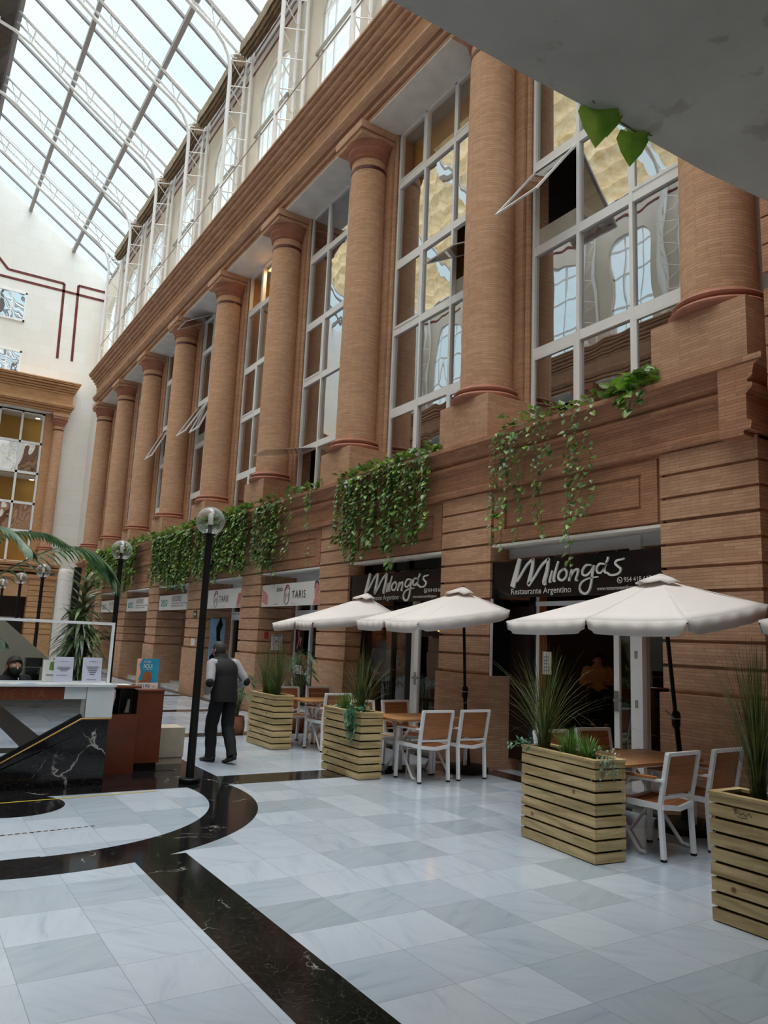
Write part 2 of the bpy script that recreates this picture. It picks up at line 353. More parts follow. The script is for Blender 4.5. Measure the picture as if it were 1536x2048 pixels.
# ------------------------------------------------------------------ mesh helpers
class MB:
    def __init__(s): s.v = []; s.f = []; s.m = []; s.cur = 0
    def add(s, vs, fs):
        b = len(s.v); s.v.extend(tuple(v) for v in vs)
        for f in fs: s.f.append(tuple(b+i for i in f)); s.m.append(s.cur)
    def box(s, x0, x1, y0, y1, z0, z1):
        s.add([(x0, y0, z0), (x1, y0, z0), (x1, y1, z0), (x0, y1, z0), (x0, y0, z1), (x1, y0, z1), (x1, y1, z1), (x0, y1, z1)],
              [(0, 3, 2, 1), (4, 5, 6, 7), (0, 1, 5, 4), (1, 2, 6, 5), (2, 3, 7, 6), (3, 0, 4, 7)])
    def quad(s, a, b, c, d): s.add([a, b, c, d], [(0, 1, 2, 3)])
    def bar(s, a, b, w, h=None, up=(0, 0, 1)):
        h = h or w; a, b = Vector(a), Vector(b); d = (b-a).normalized(); u = Vector(up)
        if abs(d.dot(u)) > 0.98: u = Vector((1, 0, 0))
        sd = d.cross(u).normalized(); u = sd.cross(d)
        p = []
        for q in (a, b):
            for i, j in ((-1, -1), (1, -1), (1, 1), (-1, 1)): p.append(q+sd*(i*w/2)+u*(j*h/2))
        s.add(p, [(3, 2, 1, 0), (4, 5, 6, 7), (0, 1, 5, 4), (1, 2, 6, 5), (2, 3, 7, 6), (3, 0, 4, 7)])
    def tube(s, pts, r, n=8, caps=True):
        pts = [Vector(p) for p in pts]; k = len(pts)
        rs = r if isinstance(r, (list, tuple)) else [r]*k
        t0 = (pts[1]-pts[0]).normalized(); u = Vector((0, 0, 1)) if abs(t0.z) < 0.9 else Vector((1, 0, 0))
        sd = t0.cross(u).normalized(); vs = []; fs = []
        for i in range(k):
            t = (pts[min(i+1, k-1)]-pts[max(i-1, 0)]).normalized()
            sd = (sd-t*sd.dot(t)).normalized(); up = t.cross(sd)
            for j in range(n):
                a = 2*pi*j/n; vs.append(pts[i]+(sd*cos(a)+up*sin(a))*rs[i])
        for i in range(k-1):
            for j in range(n):
                fs.append((i*n+j, i*n+(j+1) % n, (i+1)*n+(j+1) % n, (i+1)*n+j))
        if caps: fs.append(tuple(range(n-1, -1, -1))); fs.append(tuple((k-1)*n+j for j in range(n)))
        s.add(vs, fs)
    def lathe(s, prof, n=24, c=(0, 0, 0), caps=True):
        vs = []; fs = []; k = len(prof)
        for r, z in prof:
            for j in range(n):
                a = 2*pi*j/n; vs.append((c[0]+r*cos(a), c[1]+r*sin(a), c[2]+z))
        for i in range(k-1):
            for j in range(n): fs.append((i*n+j, i*n+(j+1) % n, (i+1)*n+(j+1) % n, (i+1)*n+j))
        if caps: fs.append(tuple(range(n-1, -1, -1))); fs.append(tuple((k-1)*n+j for j in range(n)))
        s.add(vs, fs)
    def loft(s, rings, n=16, caps=True):
        # rings: (cx,cy,cz,rx,ry[,power])
        vs = []; fs = []
        for q in rings:
            cx, cy, cz, rx, ry = q[:5]; p = q[5] if len(q) > 5 else 1.0
            for j in range(n):
                a = 2*pi*j/n; ca, sa = cos(a), sin(a)
                vs.append((cx+rx*math.copysign(abs(ca)**p, ca), cy+ry*math.copysign(abs(sa)**p, sa), cz))
        k = len(rings)
        for i in range(k-1):
            for j in range(n): fs.append((i*n+j, i*n+(j+1) % n, (i+1)*n+(j+1) % n, (i+1)*n+j))
        if caps: fs.append(tuple(range(n-1, -1, -1))); fs.append(tuple((k-1)*n+j for j in range(n)))
        s.add(vs, fs)
    def ball(s, c, rx, ry=None, rz=None, n=14, m=9):
        ry = ry or rx; rz = rz or rx
        vs = [(c[0], c[1], c[2]-rz)]; fs = []
        for i in range(1, m):
            a = -pi/2+pi*i/m
            for j in range(n):
                b = 2*pi*j/n; vs.append((c[0]+rx*cos(a)*cos(b), c[1]+ry*cos(a)*sin(b), c[2]+rz*sin(a)))
        vs.append((c[0], c[1], c[2]+rz)); top = len(vs)-1
        for j in range(n): fs.append((0, 1+(j+1) % n, 1+j))
        for i in range(m-2):
            for j in range(n): fs.append((1+i*n+j, 1+i*n+(j+1) % n, 1+(i+1)*n+(j+1) % n, 1+(i+1)*n+j))
        for j in range(n): fs.append((1+(m-2)*n+j, 1+(m-2)*n+(j+1) % n, top))
        s.add(vs, fs)
    def prism_y(s, prof, y0, y1):
        # prof: (x,z) closed polygon, extruded along y
        n = len(prof)
        vs = [(x, y0, z) for x, z in prof]+[(x, y1, z) for x, z in prof]
        fs = [(i, (i+1) % n, n+(i+1) % n, n+i) for i in range(n)]
        fs += [tuple(range(n-1, -1, -1)), tuple(range(n, 2*n))]
        s.add(vs, fs)
    def prism_x(s, prof, x0, x1):
        n = len(prof)
        vs = [(x0, y, z) for y, z in prof]+[(x1, y, z) for y, z in prof]
        fs = [(i, (i+1) % n, n+(i+1) % n, n+i) for i in range(n)]
        fs += [tuple(range(n-1, -1, -1)), tuple(range(n, 2*n))]
        s.add(vs, fs)
    def prism_z(s, prof, z0, z1):
        n = len(prof)
        vs = [(x, y, z0) for x, y in prof]+[(x, y, z1) for x, y in prof]
        fs = [(i, (i+1) % n, n+(i+1) % n, n+i) for i in range(n)]
        fs += [tuple(range(n-1, -1, -1)), tuple(range(n, 2*n))]
        s.add(vs, fs)
    def ribbon(s, pts, fn):
        # pts: [(u,v,w)] 2D centre line with widths; fn maps (u,v,h)->xyz ; flat letter stroke with thickness
        n = len(pts); vs = []; fs = []
        for i in range(n):
            a = pts[max(i-1, 0)]; b = pts[min(i+1, n-1)]
            dx, dy = b[0]-a[0], b[1]-a[1]; L = max(1e-6, sqrt(dx*dx+dy*dy)); nx, ny = -dy/L, dx/L; w = pts[i][2]/2
            for sgn in (1, -1):
                for h in (0.0, 1.0): vs.append(fn(pts[i][0]+nx*w*sgn, pts[i][1]+ny*w*sgn, h))
        for i in range(n-1):
            a, b = i*4, (i+1)*4
            fs += [(a+1, a+3, b+3, b+1), (a, a+1, b+1, b), (a+2, b+2, b+3, a+3), (a, b, b+2, a+2)]
        fs += [(0, 2, 3, 1), (4*(n-1), 4*(n-1)+1, 4*(n-1)+3, 4*(n-1)+2)]
        s.add(vs, fs)
    def xform(s, M, start=0):
        for i in range(start, len(s.v)): s.v[i] = tuple(M @ Vector(s.v[i]))
    def mirror(s): s.v = [(-x, y, z) for x, y, z in s.v]
    def build(s, name, mat, parent=None, smooth=False, fix=True):
        me = bpy.data.meshes.new(name); me.from_pydata(s.v, [], s.f)
        mats = mat if isinstance(mat, (list, tuple)) else [mat]
        for m in mats: me.materials.append(MATS[m])
        for p, mi in zip(me.polygons, s.m): p.material_index = mi; p.use_smooth = smooth
        if fix:
            bm = bmesh.new(); bm.from_mesh(me); bmesh.ops.recalc_face_normals(bm, faces=bm.faces); bm.to_mesh(me); bm.free()
        me.update()
        if smooth: me.set_sharp_from_angle(angle=radians(40))
        o = bpy.data.objects.new(name, me); COL.objects.link(o)
        if parent: o.parent = parent
        return o

def struct(o): o['kind'] = 'structure'; return o
def tag(o, label, cat, group=None, kind=None):
    o['label'] = label; o['category'] = cat
    if group: o['group'] = group
    if kind: o['kind'] = kind
    return o
def thing(name, label, cat, loc=(0, 0, 0), rz=0.0, group=None):
    o = bpy.data.objects.new(name, None); COL.objects.link(o); o.location = loc; o.rotation_euler = (0, 0, rz)
    o.empty_display_size = 0.1
    return tag(o, label, cat, group)
def part(mb, name, mat, parent, smooth=False): return mb.build(name, mat, parent, smooth)
KIDS = {}
def dup(root, loc=None, rz=None, label=None, group=None):
    def cp(o, par):
        c = o.copy(); COL.objects.link(c)
        if par: c.parent = par
        for ch in [x for x in list(bpy.data.objects) if x.parent == o]: cp(ch, c)
        return c
    r = cp(root, None)
    if loc is not None: r.location = loc
    if rz is not None: r.rotation_euler = (0, 0, rz)
    if label: r['label'] = label
    if group: r['group'] = group
    return r

def text_mb(txt, size, fn, thick=1.0, align='LEFT', shear=0.0, sx_=1.0, spacing=1.0, mb=None):
    cu = bpy.data.curves.new('t', 'FONT'); cu.body = txt; cu.size = size; cu.align_x = align; cu.shear = shear; cu.space_character = spacing
    cu.resolution_u = 3
    ob = bpy.data.objects.new('t', cu); COL.objects.link(ob)
    bpy.context.view_layer.update()
    dg = bpy.context.evaluated_depsgraph_get()
    me = bpy.data.meshes.new_from_object(ob.evaluated_get(dg))
    mb = mb or MB()
    mb.add([fn(v.co.x*sx_, v.co.y, 1.0) for v in me.vertices], [tuple(p.vertices) for p in me.polygons])
    bpy.data.objects.remove(ob); bpy.data.curves.remove(cu); bpy.data.meshes.remove(me)
    return mb

def smooth_path(pts, k=6):
    out = []; n = len(pts)
    for i in range(n-1):
        p0, p1, p2, p3 = pts[max(i-1, 0)], pts[i], pts[i+1], pts[min(i+2, n-1)]
        for j in range(k):
            t = j/k
            out.append(tuple(0.5*((2*b)+(-a+c)*t+(2*a-5*b+4*c-d)*t*t+(-a+3*b-3*c+d)*t**3) for a, b, c, d in zip(p0, p1, p2, p3)))
    out.append(tuple(pts[-1])); return out

YK = [4.9+4.1*k for k in range(9)]
YE = 41.4
PW = 0.59

# ------------------------------------------------------------------ floor
f = MB(); f.add([(-7.3, -7, 0), (8.1, -7, 0), (8.1, YE+0.3, 0), (-7.3, YE+0.3, 0)], [(0, 1, 2, 3)])
f.add([(-7.3, -7, -0.3), (8.1, -7, -0.3), (8.1, YE+0.3, -0.3), (-7.3, YE+0.3, -0.3)], [(3, 2, 1, 0)])
FLOOR = struct(f.build('floor', 'marble_tile', fix=False))
CX, CY, R1, R2 = 1.15, 8.3, 1.87, 2.35
def ringmb():
    m = MB(); z0, z1 = -0.01, 0.0015
    ylim = 8.62
    a0 = -pi-0.17; a1 = 0.17
    def arc(r, n=64):
        aa = math.asin((ylim-CY)/r)
        return [(CX+r*cos(-pi-aa+(pi+2*aa)*i/n), CY+r*sin(-pi-aa+(pi+2*aa)*i/n)) for i in range(n+1)]
    o, i = arc(R2), arc(R1)
    for k in range(64):
        m.add([(i[k][0], i[k][1], z1), (o[k][0], o[k][1], z1), (o[k+1][0], o[k+1][1], z1), (i[k+1][0], i[k+1][1], z1)], [(0, 1, 2, 3)])
    c = arc(0.5, 32)
    for k in range(32):
        m.add([(CX, ylim, z1), (c[k][0], c[k][1], z1), (c[k+1][0], c[k+1][1], z1)], [(0, 1, 2)])
    def flat(x0, x1, y0, y1, zz=z1): m.add([(x0, y0, zz), (x1, y0, zz), (x1, y1, zz), (x0, y1, zz)], [(0, 1, 2, 3)])
    flat(CX-3.0, 3.54, ylim, 16.6)                      # dark field around the desk
    flat(3.54, 6.97, 8.61, 9.15)
    for y in (12.65, 16.65, 20.7, 24.8, 28.9, 33.0, 37.1): flat(3.54 if y > 12 else 3.54, 6.97, y, y+0.47)
    flat(1.74, 2.16, -7, CY-sqrt(R2*R2-(1.95-CX)**2)+0.03, z1-0.0002)
    flat(-6.97, 1.15, 6.0, 6.45, z1-0.0002)
    flat(6.97, 7.3, -7, YE); flat(-7.3, -6.97, -7, YE)
    flat(3.0, 3.54, 16.6, 41.0, z1-0.0004)
    return m
struct(ringmb().build('trim_1', 'marble_black', fix=False))

# ------------------------------------------------------------------ facade
def groove_zs(): return [1.31+0.263*k for k in range(10)]
PROF_LEDGE = [(-0.03, 3.90), (-0.03, 3.945), (0.05, 3.95), (0.06, 4.03), (0.01, 4.06), (0.01, 4.32), (0.05, 4.36), (0.08, 4.38), (0.08, 4.43), (0.03, 4.44), (0.03, 4.47), (0.08, 4.50), (0.10, 4.60), (0.12, 4.62), (0.19, 4.66), (0.19, 4.72)]
PROF_ENT = [(7.14, 12.47), (7.14, 12.54), (7.19, 12.55), (7.19, 12.575), (7.08, 12.58), (7.08, 12.67), (7.13, 12.68), (7.13, 12.70), (7.02, 12.71), (6.95, 12.78), (6.91, 12.84), (6.91, 12.90), (7.04, 12.91), (7.06, 12.98),
            (7.06, 13.42), (7.02, 13.44), (7.0, 13.50), (7.06, 13.51), (7.06, 13.54), (6.94, 13.55), (6.93, 13.61), (6.99, 13.62), (6.99, 13.65), (6.87, 13.66), (6.84, 13.73), (6.90, 13.74), (6.90, 13.77), (6.76, 13.78), (6.73, 13.85), (6.80, 13.86), (6.80, 13.885), (6.67, 13.89), (6.65, 13.94), (6.70, 13.945), (6.70, 13.96), (6.61, 13.965), (6.61, 14.02)]
def piers(ys, y_first_side=True):
    m = MB()
    gz = groove_zs()
    for y in ys:
        m.box(7.19, 8.15, y-PW+0.04, y+PW-0.04, 0, 3.95)
        m.box(7.12, 8.15, y-PW-0.03, y+PW+0.03, 0, 1.28)
        zs = gz+[3.95]
        for a, b in zip(zs[:-1], zs[1:]):
            m.box(7.15, 8.10, y-PW, y+PW, a+0.016, b-0.018)
    return m
def bay_panels(ys):
    m = MB()
    for a, b in zip(ys[:-1], ys[1:]):
        y0, y1 = a+PW+0.0, b-PW-0.0
        m.box(7.20, 8.1, y0, y1, 3.13, 3.93)
        g = 0.05
        m.box(7.165, 7.25, y0+g, y1-g, 3.16, 3.34); m.box(7.165, 7.25, y0+g, y1-g, 3.76, 3.90)
        m.box(7.165, 7.25, y0+g, y0+g+0.22, 3.34, 3.76); m.box(7.165, 7.25, y1-g-0.22, y1-g, 3.34, 3.76)
        m.box(7.185, 7.25, y0+0.32, y1-0.32, 3.38, 3.72)
        # inner jamb walls of the upper floor
    return m
def ledge(y0, y1):
    m = MB()
    pr_ = [(7.15-p, z) for p, z in PROF_LEDGE]+[(7.96, 4.72), (7.96, 3.90)]
    m.prism_y(pr_, y0, y1); return m
def entab(y0, y1):
    m = MB(); m.prism_y(PROF_ENT+[(7.98, 14.02), (7.98, 12.47)], y0, y1); return m
def pilasters(ys):
    m = MB()
    for y in ys:
        m.box(7.78, 8.25, y-0.50 if y > 5 else y+0.1, y+0.50, 4.72, 12.47)
        for s in ((-1, 1) if y > 5 else (1,)):
            m.tube([(7.86, y+s*0.545, 4.72), (7.86, y+s*0.545, 12.47)], 0.045, 8)
            m.box(7.90, 8.25, y+s*0.55-0.045, y+s*0.55+0.045, 4.72, 12.47)
    return m
def side_reveals(ys, first=True):
    m = MB()
    for y in ys:
        for s in (-1, 1):
            m.box(8.0, 8.25, y+s*(PW-0.1)-0.12, y+s*(PW-0.1)+0.12, 0, 3.95)
    return m
Y0, Y1 = YK[0]-PW, YK[-1]+PW
mm = piers(YK); WR = struct(mm.build('wall_right', 'brick'))
part(bay_panels(YK), 'panel', 'brick_dark', WR)
part(ledge(Y0-0.0, Y1), 'ledge', 'brick_dark', WR)
part(pilasters(YK), 'pilaster', 'brick', WR)
part(side_reveals(YK), 'jamb', 'brick_dark', WR)
mb = MB()      # return of the ledge round the near corner
pr_ = [(Y0-p, z) for p, z in PROF_LEDGE]+[(Y0+0.3, 4.72), (Y0+0.3, 3.90)]
mb.prism_x(pr_, 6.97, 8.9)
part(mb, 'ledge_return', 'brick_dark', WR)
mb = MB(); mb.prism_z([(7.15-.19, Y0-.19), (7.15-.19, Y0), (7.15, Y0)], 4.66, 4.72); mb.box(7.2, 8.9, Y0+0.02, Y0+0.3, 0, 3.95)
part(mb, 'return_wall', 'brick', WR)
TR = struct(entab(-2.0, Y1).build('trim_2', 'brick'))
mb = MB(); mb.box(7.15, 7.98, -2.0, Y1-0.02, 12.44, 12.475); part(mb, 'soffit', 'soffit', TR)
# soffits over the shop recesses
mb = MB()
for a, b in zip(YK[:-1], YK[1:]): mb.box(7.17, 8.1, a+PW, b-PW, 3.10, 3.135)
part(mb, 'soffit', 'soffit', WR)

# ---- columns
def column_parts(root, r0=0.415, r1=0.375, zb=4.72, zt=12.47, x=0.0, slim=1.0):
    m = MB(); m.box(-0.46*slim, 0.45, -PW*slim, PW*slim, zb, zb+0.70); part(m, 'pedestal', 'brick', root)
    m = MB(); z = zb+0.70
    pf = [(r0+0.12, z), (r0+0.145, z+0.03), (r0+0.145, z+0.07), (r0+0.115, z+0.10), (r0+0.085, z+0.105), (r0+0.07, z+0.125), (r0+0.095, z+0.14), (r0+0.105, z+0.17), (r0+0.085, z+0.20), (r0+0.03, z+0.21), (r0, z+0.25)]
    m.lathe(pf, 32); part(m, 'base', 'terracotta', root, True)
    m = MB(); n = 14; zs, ze = z+0.24, zt-0.62
    m.lathe([(r0+(r1-r0)*(i/n)**1.6, zs+(ze-zs)*i/n) for i in range(n+1)], 40); part(m, 'shaft', 'brick_round', root, True)
    m = MB(); z = zt-0.89; m.lathe([(r1+0.001, z), (r1+0.012, z+0.005), (r1+0.012, z+0.08), (r1+0.001, z+0.085)], 40); part(m, 'neck_band', 'band_glaze', root, True)
    m = MB(); z = zt-0.64
    m.lathe([(r1, z), (r1+0.04, z+0.02), (r1+0.055, z+0.05), (r1+0.04, z+0.08), (r1+0.03, z+0.09), (r1+0.045, z+0.12), (r1+0.085, z+0.16), (r1+0.10, z+0.20), (r1+0.095, z+0.23), (r1+0.125, z+0.27), (r1+0.16, z+0.32), (r1+0.165, z+0.37)], 36)
    part(m, 'capital', 'terracotta', root, True)
    m = MB(); h = 0.54*slim
    z = zt-0.29
    vs = []; 
    for hh, zz in ((h-0.02, z), (h-0.02, z+0.085), (h-0.055, z+0.088), (h-0.055, z+0.11), (h+0.015, z+0.113), (h+0.015, z+0.287)):
        vs += [(-hh, -hh, zz), (hh, -hh, zz), (hh, hh, zz), (-hh, hh, zz)]
    fs = [(3, 2, 1, 0), tuple(20+i for i in range(4))]
    for i in range(5):
        for j in range(4): fs.append((i*4+j, i*4+(j+1) % 4, (i+1)*4+(j+1) % 4, (i+1)*4+j))
    m.add(vs, fs); part(m, 'abacus', 'brick', root)
ordn = ['nearest and rightmost, cut by the grey slab overhead', 'second from the right, top hidden by the grey slab', 'third from the right, pale chip in its red neck band',
        'fourth from the right', 'fifth from the right, above the tallest street lamp globe', 'sixth from the right', 'seventh from the right', 'eighth from the right', 'farthest and leftmost, beside the tall cream wall strip']
c0 = thing('brick_column', 'round brick column, '+ordn[0], 'column', (7.5, YK[0], 0), 0, 'round brick columns of the right facade')
column_parts(c0)
for k in range(1, 9): dup(c0, (7.5, YK[k], 0), None, 'round brick column, '+ordn[k])

# ---- windows of the upper facade
ROWS = [4.80, 6.22, 7.92, 9.42, 11.22, 12.45]
OPEN = {(0, 2, 0): (38, 'top'), (1, 2, 2): (62, 'mid'), (2, 0, 0): (78, 'top'), (4, 4, 0): (62, 'top'), (4, 2, 0): (30, 'top'), (4, 2, 1): (24, 'top'), (5, 2, 0): (26, 'top')}
SASH = {(r, c) for r in (0, 2, 4) for c in (0, 2)}
def window_bay(k, ya, yb, X=7.95, detail=True, idx=1):
    # ya near side, yb far side ; columns counted from the far side (left in view)
    y0, y1 = ya, yb
    m = MB(); t = 0.06
    cols = [y1-(y1-y0)*i/3 for i in range(4)]
    m.box(X-0.05, X+0.05, y0, y1, 4.72, 4.82); m.box(X-0.05, X+0.05, y0, y1, 12.40, 12.47)
    for z in ROWS[1:-1]: m.box(X-0.045, X+0.045, y0, y1, z-0.075, z+0.075)
    for i, y in enumerate(cols):
        yy = min(max(y, y0+t/2), y1-t/2)
        m.box(X-0.05, X+0.05, yy-t/2, yy+t/2, 4.8, 12.45)
    fr = struct(m.build('window_%d' % idx, 'window_frame'))
    for r in range(5):
        for c in range(3):
            z0 = ROWS[r]+(0.075 if r else 0.02); z1 = ROWS[r+1]-(0.075 if r < 4 else 0.04)
            ya_, yb_ = cols[c+1]+t/2, cols[c]-t/2
            op = OPEN.get((k, r, c)) if detail else None
            if (r, c) in SASH or op:
                s = MB(); w = 0.05
                ang = radians(op[0]) if op else 0
                H = z1-z0
                zp = z1 if not op or op[1] == 'top' else (z0+z1)/2+0.1
                def P(y, z, d, zp=zp, ang=ang): # rotate about hinge at zp
                    dz = z-zp; return (X-0.03+d*cos(ang)+dz*sin(ang), y, zp+dz*cos(ang)-d*sin(ang)*0)
                def bx(a0, a1, b0, b1, d0=-0.025, d1=0.025):
                    vs = [P(y, z, d) for z in (b0, b1) for y, d in ((a0, d0), (a1, d0), (a1, d1), (a0, d1))]
                    s.add(vs, [(0, 3, 2, 1), (4, 5, 6, 7), (0, 1, 5, 4), (1, 2, 6, 5), (2, 3, 7, 6), (3, 0, 4, 7)])
                bx(ya_, yb_, z0, z0+w); bx(ya_, yb_, z1-w, z1); bx(ya_, ya_+w, z0+w, z1-w); bx(yb_-w, yb_, z0+w, z1-w)
                sh = s.build('sash', 'white_metal', fr)
                g = MB(); g.add([P(ya_+w, z0+w, 0), P(yb_-w, z0+w, 0), P(yb_-w, z1-w, 0), P(ya_+w, z1-w, 0)], [(0, 1, 2, 3)])
                g.build('pane', 'amber_glass' if (r == 4 and k in (1, 3, 7) and not op) else 'sash_glass', sh)
            else:
                g = MB(); g.quad((X, ya_, z0), (X, yb_, z0), (X, yb_, z1), (X, ya_, z1)); g.build('pane', 'amber_glass' if (r == 4 and k in (1, 3, 7)) else 'window_glass', fr)
    if k in (1, 3, 7):
        bl = MB(); bl.box(X+0.35, X+0.37, y0-0.1, y1+0.1, 11.1, 12.43); bl.build('ochre_blind', 'ochre_blind', fr)
    return fr
for k in range(8):
    window_bay(k, YK[k]+PW, YK[k+1]-PW, idx=k+1)
# rooms behind the upper windows
m = MB()
XB = 11.0
m.box(XB, XB+0.15, Y0, Y1, 0, 14.1); m.box(8.25, XB, Y0-0.1, Y0, 0, 14.1); m.box(8.25, XB, Y1, Y1+0.1, 0, 14.1)
for k in range(1, 8): m.box(8.25, XB, YK[k]-0.06, YK[k]+0.06, 3.9, 14.0)
WI = struct(m.build('wall_inner', 'interior_grey'))
m = MB()
for k in (1, 3, 7): m.box(9.6, 9.7, YK[k]+0.1, YK[k+1]-0.1, 8.4, 12.4)
m.box(8.6, 8.7, YK[3]+0.1, YK[3]+1.6, 4.8, 9.4); m.box(9.2, 9.3, YK[0]+0.1, YK[1]-0.1, 4.1, 9.0)
part(m, 'ochre_partition', 'interior_ochre', WI)
m = MB()
m.box(7.98, XB, Y0, Y1, 3.86, 4.0); m.box(8.0, XB, Y0, Y1, 7.95, 8.35); m.box(7.98, XB, Y0, Y1, 12.44, 12.5); m.box(7.98, XB+0.2, -2, Y1+0.1, 14.0, 14.1)
CI = struct(m.build('ceiling_inner', 'interior_ceiling'))
# ---- upper cream wall with arched windows
XU = 7.6; ZT = 20.46
WN, WF, SILL, SPR, RISE = 1.08, 1.08, 14.35, 18.15, 0.68
def upper_wall(ys, sgn=1):
    m = MB(); n = 14
    for k in range(len(ys)-1):
        ya, yb = ys[k], ys[k+1]; yc = (ya+yb)/2+0.0
        a, b = yc-WN, yc+WN
        for x in (XU, XU+0.22):
            m.quad((x, ya, 14), (x, a, 14), (x, a, ZT), (x, ya, ZT)); m.quad((x, b, 14), (x, yb, 14), (x, yb, ZT), (x, b, ZT))
            m.quad((x, a, 14), (x, b, 14), (x, b, SILL), (x, a, SILL))
            for i in range(n):
                y_0 = a+(b-a)*i/n; y_1 = a+(b-a)*(i+1)/n
                z_0 = SPR+RISE*sqrt(max(0, 1-((y_0-yc)/WN)**2)); z_1 = SPR+RISE*sqrt(max(0, 1-((y_1-yc)/WN)**2))
                m.quad((x, y_0, z_0), (x, y_1, z_1), (x, y_1, ZT), (x, y_0, ZT))
        x, x2 = XU, XU+0.22
        pts = [(a, SILL), (a, SPR)]+[(a+(b-a)*i/n, SPR+RISE*sqrt(max(0, 1-((a+(b-a)*i/n-yc)/WN)**2))) for i in range(1, n)]+[(b, SPR), (b, SILL)]
        for (p, q) in zip(pts, pts[1:]+pts[:1]): m.quad((x, p[0], p[1]), (x2, p[0], p[1]), (x2, q[0], q[1]), (x, q[0], q[1]))
    m.quad((XU, ys[0], ZT), (XU, ys[-1], ZT), (XU+0.22, ys[-1], ZT), (XU+0.22, ys[0], ZT))
    return m
YU = [YK[0]-4.1*2]+[YK[0]-4.1]+YK+[YK[-1]+4.1]
YU = [y for y in YU if y < YE]
def uwall_frames(ys):
    m = MB(); g = MB(); n = 14
    for k in range(len(ys)-1):
        yc = (ys[k]+ys[k+1])/2; X = XU+0.12
        m.box(X-.03, X+.03, yc-WN, yc-WN+.06, SILL, SPR); m.box(X-.03, X+.03, yc+WN-.06, yc+WN, SILL, SPR)
        for q in (-0.42, 0.42): m.box(X-.025, X+.025, yc+q-.03, yc+q+.03, SILL, SPR+RISE*0.93)
        for z in (SILL+.04, 15.6, 17.0, SPR): m.box(X-.03, X+.03, yc-WN, yc+WN, z-.035, z+.035)
        P = [(yc-WN+2*WN*i/n) for i in range(n+1)]
        zz = [SPR+RISE*sqrt(max(0, 1-((p-yc)/WN)**2)) for p in P]
        m.tube([(X, p, z-.03) for p, z in zip(P, zz)], 0.035, 6)
        for i in range(n): g.quad((X, P[i], SILL), (X, P[i+1], SILL), (X, P[i+1], zz[i+1]), (X, P[i], zz[i]))
    return m, g
UW = struct(upper_wall(YU+[YE]).build('wall_upper', 'upper_stone_shaded'))
fm, gm = uwall_frames(YU); fr = part(fm, 'arched_frame', 'white_metal', UW); part(gm, 'arched_glass', 'arch_glass', UW)
m = MB()
for k in range(len(YU)-1):
    yc = (YU[k]+YU[k+1])/2
    m.box(XU-0.008, XU+0.01, YU[k], YU[k+1], 19.86, 19.98)
    m.box(XU-0.008, XU+0.01, YU[k]+0.0, yc-0.5, 19.44, 19.55); m.box(XU-0.008, XU+0.01, yc-0.3, YU[k+1], 19.44, 19.55)
part(m, 'stripe', 'red_stripe', UW)
m = MB()
for k in range(len(YU)-1):
    yc = (YU[k]+YU[k+1])/2
    m.bar((XU-0.04, yc-WN-0.1, 16.9), (XU-0.04, yc+WN+0.1, 16.9), 0.07)
part(m, 'guard_bar', 'grey_metal', UW)
# cream wall piece between the last column and the end wall
m = MB(); m.box(7.5, 8.0, Y1, YE, 0, 14.0); m.box(7.35, 7.6, Y1+0.6, Y1+1.0, 0, 12.4); part(m, 'cream_return', 'cream_stone', UW)
# near cream wall beyond the right corner and brick pilaster next to the camera
m = MB(); m.box(8.9, 9.1, -2, Y0+0.02, 0, 14); m.box(7.95, 8.9, Y0, Y0+0.66, 4.72, 12.47); part(m, 'near_return', 'cream_stone', UW)

# ---- end wall
m = MB()
def zr(x): return 20.9+0.68*(6.95-abs(x))
xs = [-7.7, -3.5, 0, 3.5, 7.7]
m.add([(-7.8, YE, 12.4), (7.8, YE, 12.4), (7.8, YE, zr(7.8)-0.02), (0, YE, zr(0)-0.02), (-7.8, YE, zr(7.8)-0.02)], [(0, 1, 2, 3, 4)])
m.box(6.05, 7.8, YE, YE+0.3, 0, 12.4)
WE = struct(m.build('wall_end', 'cream_stone'))
def K(x, z, s=YE/41.0): return (x*s, 1.7+(z-1.7)*s)
def wall_strip(m, pts, w):
    for (a, b) in zip(pts[:-1], pts[1:]):
        (x0, z0), (x1, z1) = K(*a), K(*b)
        m.bar((x0, YE-0.005, z0), (x1, YE-0.005, z1), w, 0.02, up=(0, 1, 0))
m = MB()
wall_strip(m, [(7.9, 19.62), (6.08, 19.6), (6.17, 15.4)], 0.13)
wall_strip(m, [(5.46, 15.4), (5.38, 19.5), (2.7, 19.48), (2.0, 20.2)], 0.13)
wall_strip(m, [(7.9, 19.12), (2.3, 19.06), (1.5, 19.8)], 0.13)
part(m, 'stripe', 'red_stripe', WE)
def end_window(n, x0, x1, z0, z1, nx=2):
    m = MB(); (a, c), (b, d) = K(x0, z0), K(x1, z1); y = YE-0.03
    for (p, q) in ((a, a+.09), (b-.09, b)): m.box(p, q, y-.03, y+.04, c, d)
    for i in range(1, nx): m.box(a+(b-a)*i/nx-.03, a+(b-a)*i/nx+.03, y-.02, y+.04, c, d)
    for (p, q) in ((c, c+.09), (d-.09, d)): m.box(a, b, y-.03, y+.04, p, q)
    o = struct(m.build('window_%d' % n, 'white_metal'))
    g = MB(); g.quad((a, y, c), (b, y, c), (b, y, d), (a, y, d)); g.build('pane', 'end_glass', o)
glass('end_glass', (0.15, 0.17, 0.2, 1), 0.75, 0.3)
end_window(9, 2.35, 3.72, 16.9, 18.45); end_window(10, 2.45, 3.8, 13.9, 15.35)
